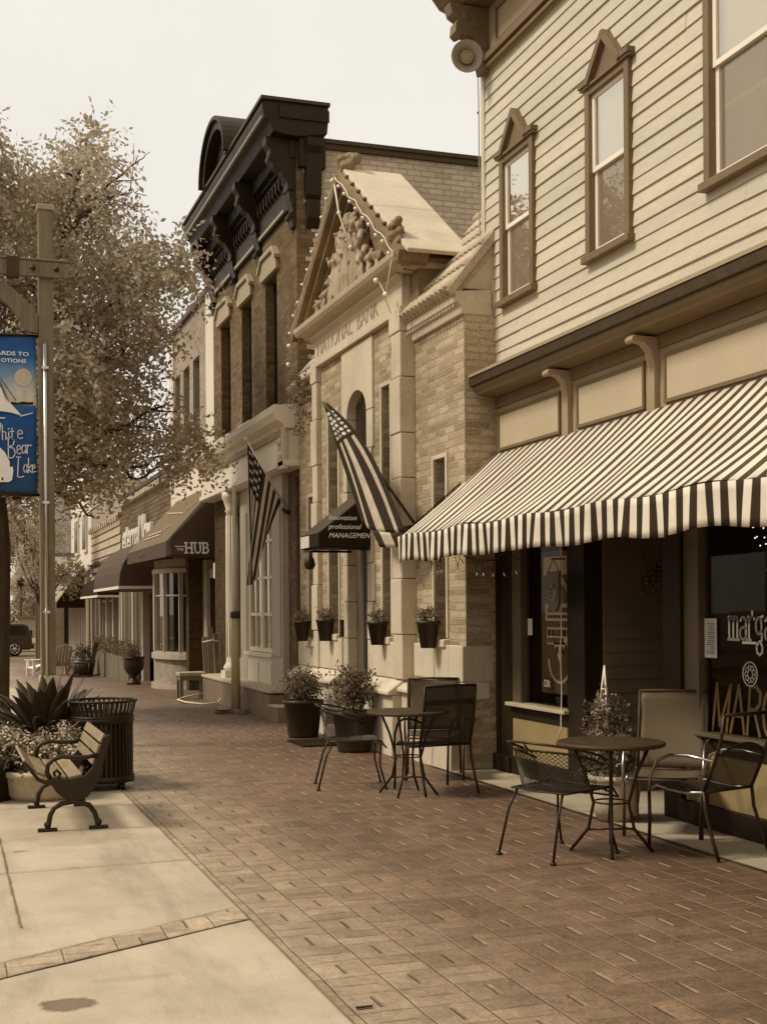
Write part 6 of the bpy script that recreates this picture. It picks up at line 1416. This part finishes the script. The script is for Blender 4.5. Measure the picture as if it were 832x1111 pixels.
# ================================================================== flags
def star(mb, c, r, ex, ey, nrm, mi=0):
    c, ex, ey, nrm = Vector(c), Vector(ex).normalized(), Vector(ey).normalized(), Vector(nrm).normalized()
    pts = [c+ex*(r*(1 if i % 2 == 0 else .42)*math.sin(PI*i/5))+ey*(r*(1 if i % 2 == 0 else .42)*math.cos(PI*i/5)) for i in range(10)]
    for sgn in (1, -1): mb.face([p+nrm*.008*sgn for p in pts], mi)
f1 = thing('flag', 'stars and stripes flag on a slanted white pole by the white shop front', 'flag', (4.9, 18.75, 3.1), world=True)
A_ = onx(313, 556, 4.98); T_ = ony(267, 477, A_.y-.35)
s = MB(); s.tube([A_, T_], [.02, .014], 8); s.build('pole', 'white_storefront', f1); s = MB(); s.ball(T_, .035, 8); s.build('finial', 'limestone_white', f1)
s = MB(); s.tube([A_+Vector((.04, 0, -.02)), A_+Vector((-.1, 0, .06))], .035, 8); s.build('bracket', 'black_metal', f1)
pd = (T_-A_)
def fl1(u, v):                                   # u down the hoist (0 = pole tip), v along the fly
    h = T_-pd*(.03+.80*u); tip = T_-pd*.03
    k = 1-.84*min(1, v)**.95
    base = tip.lerp(h, k)
    fall = 2.05*v*(1-.03*u)+.06*v*math.sin(6*u)
    p = base+Vector((0, 0, -fall))
    p.y += .045*math.sin(7.5*u+2.2*v)*v**.7+.02*math.sin(14*u)*v; p.x += .07*math.sin(9*u+1)*v; return p
NR, NC = 26, 40
s = MB(); s.grid(fl1, NR, NC, lambda i, j: 2 if (i < 12 and j < 12) else (0 if (i//2) % 2 == 0 else 1)); s.build('cloth', ['flag_red', 'flag_white', 'flag_dark'], f1, solid=.004)
s = MB()
for a in range(5):
    for b in range(4):
        u, v = .06+a*.084, .035+b*.066+(0 if a % 2 else .02)
        c = fl1(u, v); e1 = fl1(u+.02, v)-c; e2 = fl1(u, v+.02)-c; star(s, c, .036, e1, e2, e1.cross(e2))
s.build('stars', 'star_white', f1)
f2 = thing('flag', 'stars and stripes flag draped from a pole over the bank doorway', 'flag', (4.8, 13.7, 2.5), world=True)
def q2(px, py, x): return onx(px, py, x)
L0, L1 = q2(351, 438, 4.10), q2(390, 568, 4.45); R0_, R1_ = q2(355, 437, 4.12), q2(441, 577, 4.62)
def fl2(u, v):
    w = min(1, v*1.25)
    a = L0.lerp(L1, v); b = R0_.lerp(R1_, v); b = b+Vector((0, -.10*math.sin(PI*v), .16*math.sin(PI*v)))
    p = a.lerp(b, u); p.x += (.03*math.sin(u*9+v*1.5)+.012*math.sin(u*21))*w; p.z -= .05*math.sin(PI*u)*v*v; return p
s = MB(); s.grid(fl2, 28, 40, lambda i, j: 2 if j < 14 else (0 if (i//4) % 2 == 0 else 1)); 
s.grid(lambda u, v: fl2(.30+.46*u, 1)+Vector((.06*v, -.10*v*(1-u)-.03, -.20*v+.10*u*v*.6)), 12, 4, lambda i, j: 0 if (i//4) % 2 == 0 else 1)
s.build('cloth', ['flag_red', 'flag_white', 'flag_dark'], f2, solid=.004)
s = MB()
for a in range(6):
    for b in range(2+a//2):
        u, v = .10+.8*(b+.5)/(2+a//2), .10+a*.042; c = fl2(u, v); e1 = fl2(u+.03, v)-c; e2 = fl2(u, v+.02)-c; star(s, c+Vector((-.012, 0, 0)), .034, e1, e2, e1.cross(e2))
s.build('stars', 'star_white', f2)
P0 = q2(449, 575, 4.80); P1 = q2(350, 436, 4.06); s = MB(); s.tube([P0+Vector((.06, 0, 0)), P0.lerp(P1, .5)+Vector((.05, 0, .02)), P1], [.018, .016, .012], 8); s.build('pole', 'bronze_metal', f2)
s = MB(); s.obox(P0, (.10, 0, .02), (0, .09, 0), (.0, 0, .06)); s.tube([P0+Vector((-.05, -.1, 0)), P0+Vector((.05, -.42, .10))], [.05, .02], 8); s.build('bracket', 'black_metal', f2)
# ================================================================== trees
def px_blobs(lst, y0, jit, seed, dup=1):
    rg = random.Random(seed); out = []
    for (px, py, R) in lst:
        for _ in range(dup):
            y = y0+rg.uniform(-jit, jit); p = ony(px+rg.uniform(-4, 4), py+rg.uniform(-4, 4), y); r = R*y/1400*1.02; out.append(((p.x, p.y, p.z), (r, r*1.1, r*.85), (R/40.)**2))
    return out
mt = thing('street_tree', 'tall feathery street tree with a dark trunk at the left edge', 'tree', (.62, 19.5, 0), world=True)
CR = [(100, 150, 16), (90, 168, 20), (112, 178, 16), (76, 196, 26), (104, 205, 20), (40, 210, 34), (2, 192, 26), (-20, 230, 50), (60, 240, 34), (100, 236, 22), (126, 232, 10), (20, 268, 38), (62, 285, 34), (108, 270, 24), (138, 268, 22), (165, 266, 16), (186, 272, 13), (204, 282, 14), (214, 292, 9), (192, 300, 12), (118, 300, 28), (150, 302, 24), (176, 300, 16), (30, 318, 40), (82, 328, 34), (128, 336, 28), (158, 338, 20), (5, 350, 44), (60, 372, 34), (104, 372, 30), (142, 372, 24), (166, 362, 14), (24, 410, 38), (78, 412, 34), (122, 412, 26), (152, 408, 18), (50, 450, 36), (96, 450, 30), (132, 450, 22), (160, 440, 12), (14, 470, 36), (66, 488, 30), (106, 490, 24), (140, 484, 18), (172, 452, 10), (192, 458, 16), (203, 472, 14), (184, 478, 14), (210, 484, 12), (222, 494, 8), (196, 492, 12), (172, 470, 12), (30, 505, 26), (86, 514, 18), (120, 512, 14),
      (-80, 300, 70), (-90, 400, 70), (-150, 340, 80), (-60, 470, 60), (-120, 240, 60), (-40, 150, 40)]
leaf_mesh('crown', px_blobs(CR, 20.2, 1.6, 5, 1), 'leaf_tree', mt, 215, .092, 101, spray=11, droop=.5, shell=.6)
s = MB(); base = Vector((.60, 19.5, 0))
s.tube([(.58, 19.5, -.1), (.60, 19.5, .4), (.64, 19.5, 1.5), (.66, 19.5, 2.6), (.60, 19.5, 3.4), (.55, 19.6, 4.2)], [.36, .29, .265, .26, .25, .2], 14); s.build('trunk', 'bark', mt)
s = MB(); rg = random.Random(14); tops = []
def pxp(px, py, y=20.2): return ony(px, py, y)
main = [(.60, 19.5, 3.3)]
for k, (ends, r0, r1) in enumerate(([((12, 470), (45, 330), (72, 250), (92, 170)), .13, .02], [((20, 540), (60, 490), (130, 465), (180, 440)), .09, .015], [((30, 380), (95, 350), (150, 310), (195, 285)), .09, .012], [((5, 500), (-30, 400), (-60, 280)), .13, .03], [((35, 430), (85, 395), (130, 385), (175, 360)), .07, .01], [((70, 480), (105, 505), (160, 505), (196, 478)), .05, .01], [((70, 260), (105, 215), (125, 195), (150, 168)), .05, .006], [((115, 213), (140, 210), (152, 205)), .02, .005], [((52, 290), (40, 240), (20, 190)), .05, .01], [((16, 540), (40, 520), (80, 545), (100, 560)), .05, .012], [((60, 350), (30, 300), (8, 250)), .05, .012], [((118, 500), (150, 520), (175, 505), (205, 492)), .03, .008])):
    pts = [pxp(*e, y=20.2+rg.uniform(-.5, .5)) for e in ends]
    if k in (0, 1, 3): pts = [Vector((.58, 19.55, 3.6))]+pts
    fine = []
    for a, b in zip(pts, pts[1:]):
        for i in range(4): fine.append(a.lerp(b, i/4)+Vector((rg.uniform(-.05, .05), rg.uniform(-.05, .05), rg.uniform(-.05, .05)))*(1 if i else 0))
    fine.append(pts[-1]); s.tube(fine, [r0+(r1-r0)*i/(len(fine)-1) for i in range(len(fine))], 7)
    for i in range(3, len(fine), 2):
        d = Vector((rg.uniform(-1, 1), rg.uniform(-.6, .6), rg.uniform(-.2, 1)))*rg.uniform(.3, .8); limb(s, fine[i], fine[i]+d, max(.008, r0*.25), .004, rg.randint(0, 999), n=4, k=5)
s.build('limbs', 'bark', mt)
def tree(name, label, x, y, h, r, seed, mat='leaf_far', leaf=.22, n=120, group='trees beyond the far end of the street', trunk=.16, fork=False):
    z0 = gz(y); t = thing('background_tree', label, 'tree', (x, y, z0), group=group); rg = random.Random(seed)
    s = MB(); s.tube([(0, 0, 0), (.05, 0, h*.3), (0, .1, h*.55)], [trunk, trunk*.8, trunk*.5], 9); s.build('trunk', 'bark', t)
    s = MB(); bl = []
    for i in range(11):
        a = rg.uniform(0, 2*PI); q = rg.uniform(.2, .75)*r; z = rg.uniform(.42, .9)*h; e = Vector((q*math.cos(a), q*math.sin(a), z)); limb(s, (0, 0, h*rg.uniform(.22, .5)), e, trunk*.45, .02, seed*50+i, n=5, k=5); bl.append((tuple(e), (r*.42, r*.42, r*.36), 1))
    bl.append(((0, 0, h*.85), (r*.5, r*.5, r*.45), 1)); s.build('limbs', 'bark', t); leaf_mesh('crown', bl, mat, t, n, leaf, seed, spray=8, shell=.3)
    return t
tree('', 'slender forked tree in front of the far shops, right of the timber post', 3.35, 47.5, 8.0, 1.9, 201, leaf=.11, n=85, trunk=.10)
tree('', 'tall pale tree standing behind the far house at the left', 3.0, 110, 11, 5, 202, leaf=.3)
tree('', 'pale bushy tree right of the far house, behind the corner shop', 11.5, 108, 10, 5, 203, leaf=.3)
tree('', 'mid-sized tree beside the far house, mostly behind the corner shop', 9.5, 89, 7, 2.6, 204, leaf=.22)
tree('', 'small round tree over the low stone wall with the dark cap', 6.0, 86.5, 4.4, 1.9, 205, leaf=.18, n=150)
tree('', 'broad tree at the far left behind the car and trunk', -4, 95, 10, 5, 206, leaf=.3)
tree('', 'farthest round tree above the corner shop roof', 14, 120, 13, 6, 207, leaf=.34)
hd = thing('hedge', 'pale leafy hedge at the foot of the far house', 'hedge', (5, 91.5, -.6), world=True); leaf_mesh('foliage', [((1+i*1.1, 91.5, .7+.5*(i % 3)), (1., .7, 1.5), 1) for i in range(12)], 'leaf_far', hd, 130, .2, 208)
s = MB(); s.box(.9, 13.5, 91.2, 91.8, -.7, .5); s.build('stems', 'bark', hd)
s = MB(); p = onz(395, 1093); s.box(p.x-.035, p.x+.035, p.y-.008, p.y+.008, .0, .005); tag(s.build('drain_slot', 'black_metal'), 'tiny dark metal strip set in the brick paving near the lower edge', 'drain')
# ================================================================== camera, sky, sun
cam = bpy.data.cameras.new('Camera'); co = bpy.data.objects.new('Camera', cam); COL.objects.link(co)
mx = Matrix((cR, cU, -cf)).transposed().to_4x4(); mx.translation = Vector((0, 0, EYE)); co.matrix_world = mx
cam.sensor_fit = 'AUTO'; cam.sensor_width = 36; cam.lens = 36*F_/1111.; cam.shift_x = 0; cam.shift_y = (CY-555.5)/1111.; cam.clip_end = 2000; cam.clip_start = .05
S.camera = co
wd = bpy.data.worlds.new('World'); S.world = wd; wd.use_nodes = True; nt = wd.node_tree; nt.nodes.clear()
SUN_EL, SUN_AZ = math.radians(50), math.radians(279)        # azimuth clockwise from +Y: from the street side
out = nt.nodes.new('ShaderNodeOutputWorld'); bg = nt.nodes.new('ShaderNodeBackground'); sky = nt.nodes.new('ShaderNodeTexSky')
sky.sky_type = 'NISHITA'; sky.sun_disc = False; sky.sun_elevation = SUN_EL; sky.sun_rotation = SUN_AZ; sky.dust_density = 4
bw = nt.nodes.new('ShaderNodeRGBToBW'); nt.links.new(sky.outputs[0], bw.inputs[0])
tc = nt.nodes.new('ShaderNodeTexCoord'); nz = nt.nodes.new('ShaderNodeTexNoise'); nz.inputs['Scale'].default_value = 2.4; nz.inputs['Detail'].default_value = 5; nt.links.new(tc.outputs['Generated'], nz.inputs['Vector'])
def wm(op, a, b):
    n_ = nt.nodes.new('ShaderNodeMath'); n_.operation = op
    for i, v in enumerate((a, b)):
        if isinstance(v, (int, float)): n_.inputs[i].default_value = v
        else: nt.links.new(v, n_.inputs[i])
    return n_.outputs[0]
lum = wm('ADD', wm('MULTIPLY', wm('MINIMUM', bw.outputs[0], 12.), .10), wm('ADD', 4.35, wm('MULTIPLY', nz.outputs[0], 2.5)))      # overcast veil over the clear-sky model
mxn = nt.nodes.new('ShaderNodeVectorMath'); mxn.operation = 'SCALE'; mxn.inputs[0].default_value = (1.02, .98, .895); nt.links.new(lum, mxn.inputs['Scale'])
nt.links.new(mxn.outputs[0], bg.inputs[0]); bg.inputs[1].default_value = .1; nt.links.new(bg.outputs[0], out.inputs[0])
sun = bpy.data.lights.new('Sun', 'SUN'); sun.energy = 2.1; sun.angle = math.radians(12); sun.color = (1, .95, .86); so = bpy.data.objects.new('Sun', sun); COL.objects.link(so)
sd_ = Vector((math.sin(SUN_AZ)*math.cos(SUN_EL), math.cos(SUN_AZ)*math.cos(SUN_EL), math.sin(SUN_EL))); so.rotation_euler = (-sd_).to_track_quat('-Z', 'Y').to_euler()
S.view_settings.view_transform = 'Standard'; S.view_settings.look = 'None'; S.view_settings.exposure = .58; S.view_settings.gamma = 1; S.view_settings.use_curve_mapping = False
S.render.engine = 'CYCLES'; S.cycles.max_bounces = 8; S.cycles.transparent_max_bounces = 24; S.cycles.use_denoising = True
S.cycles.use_adaptive_sampling = True
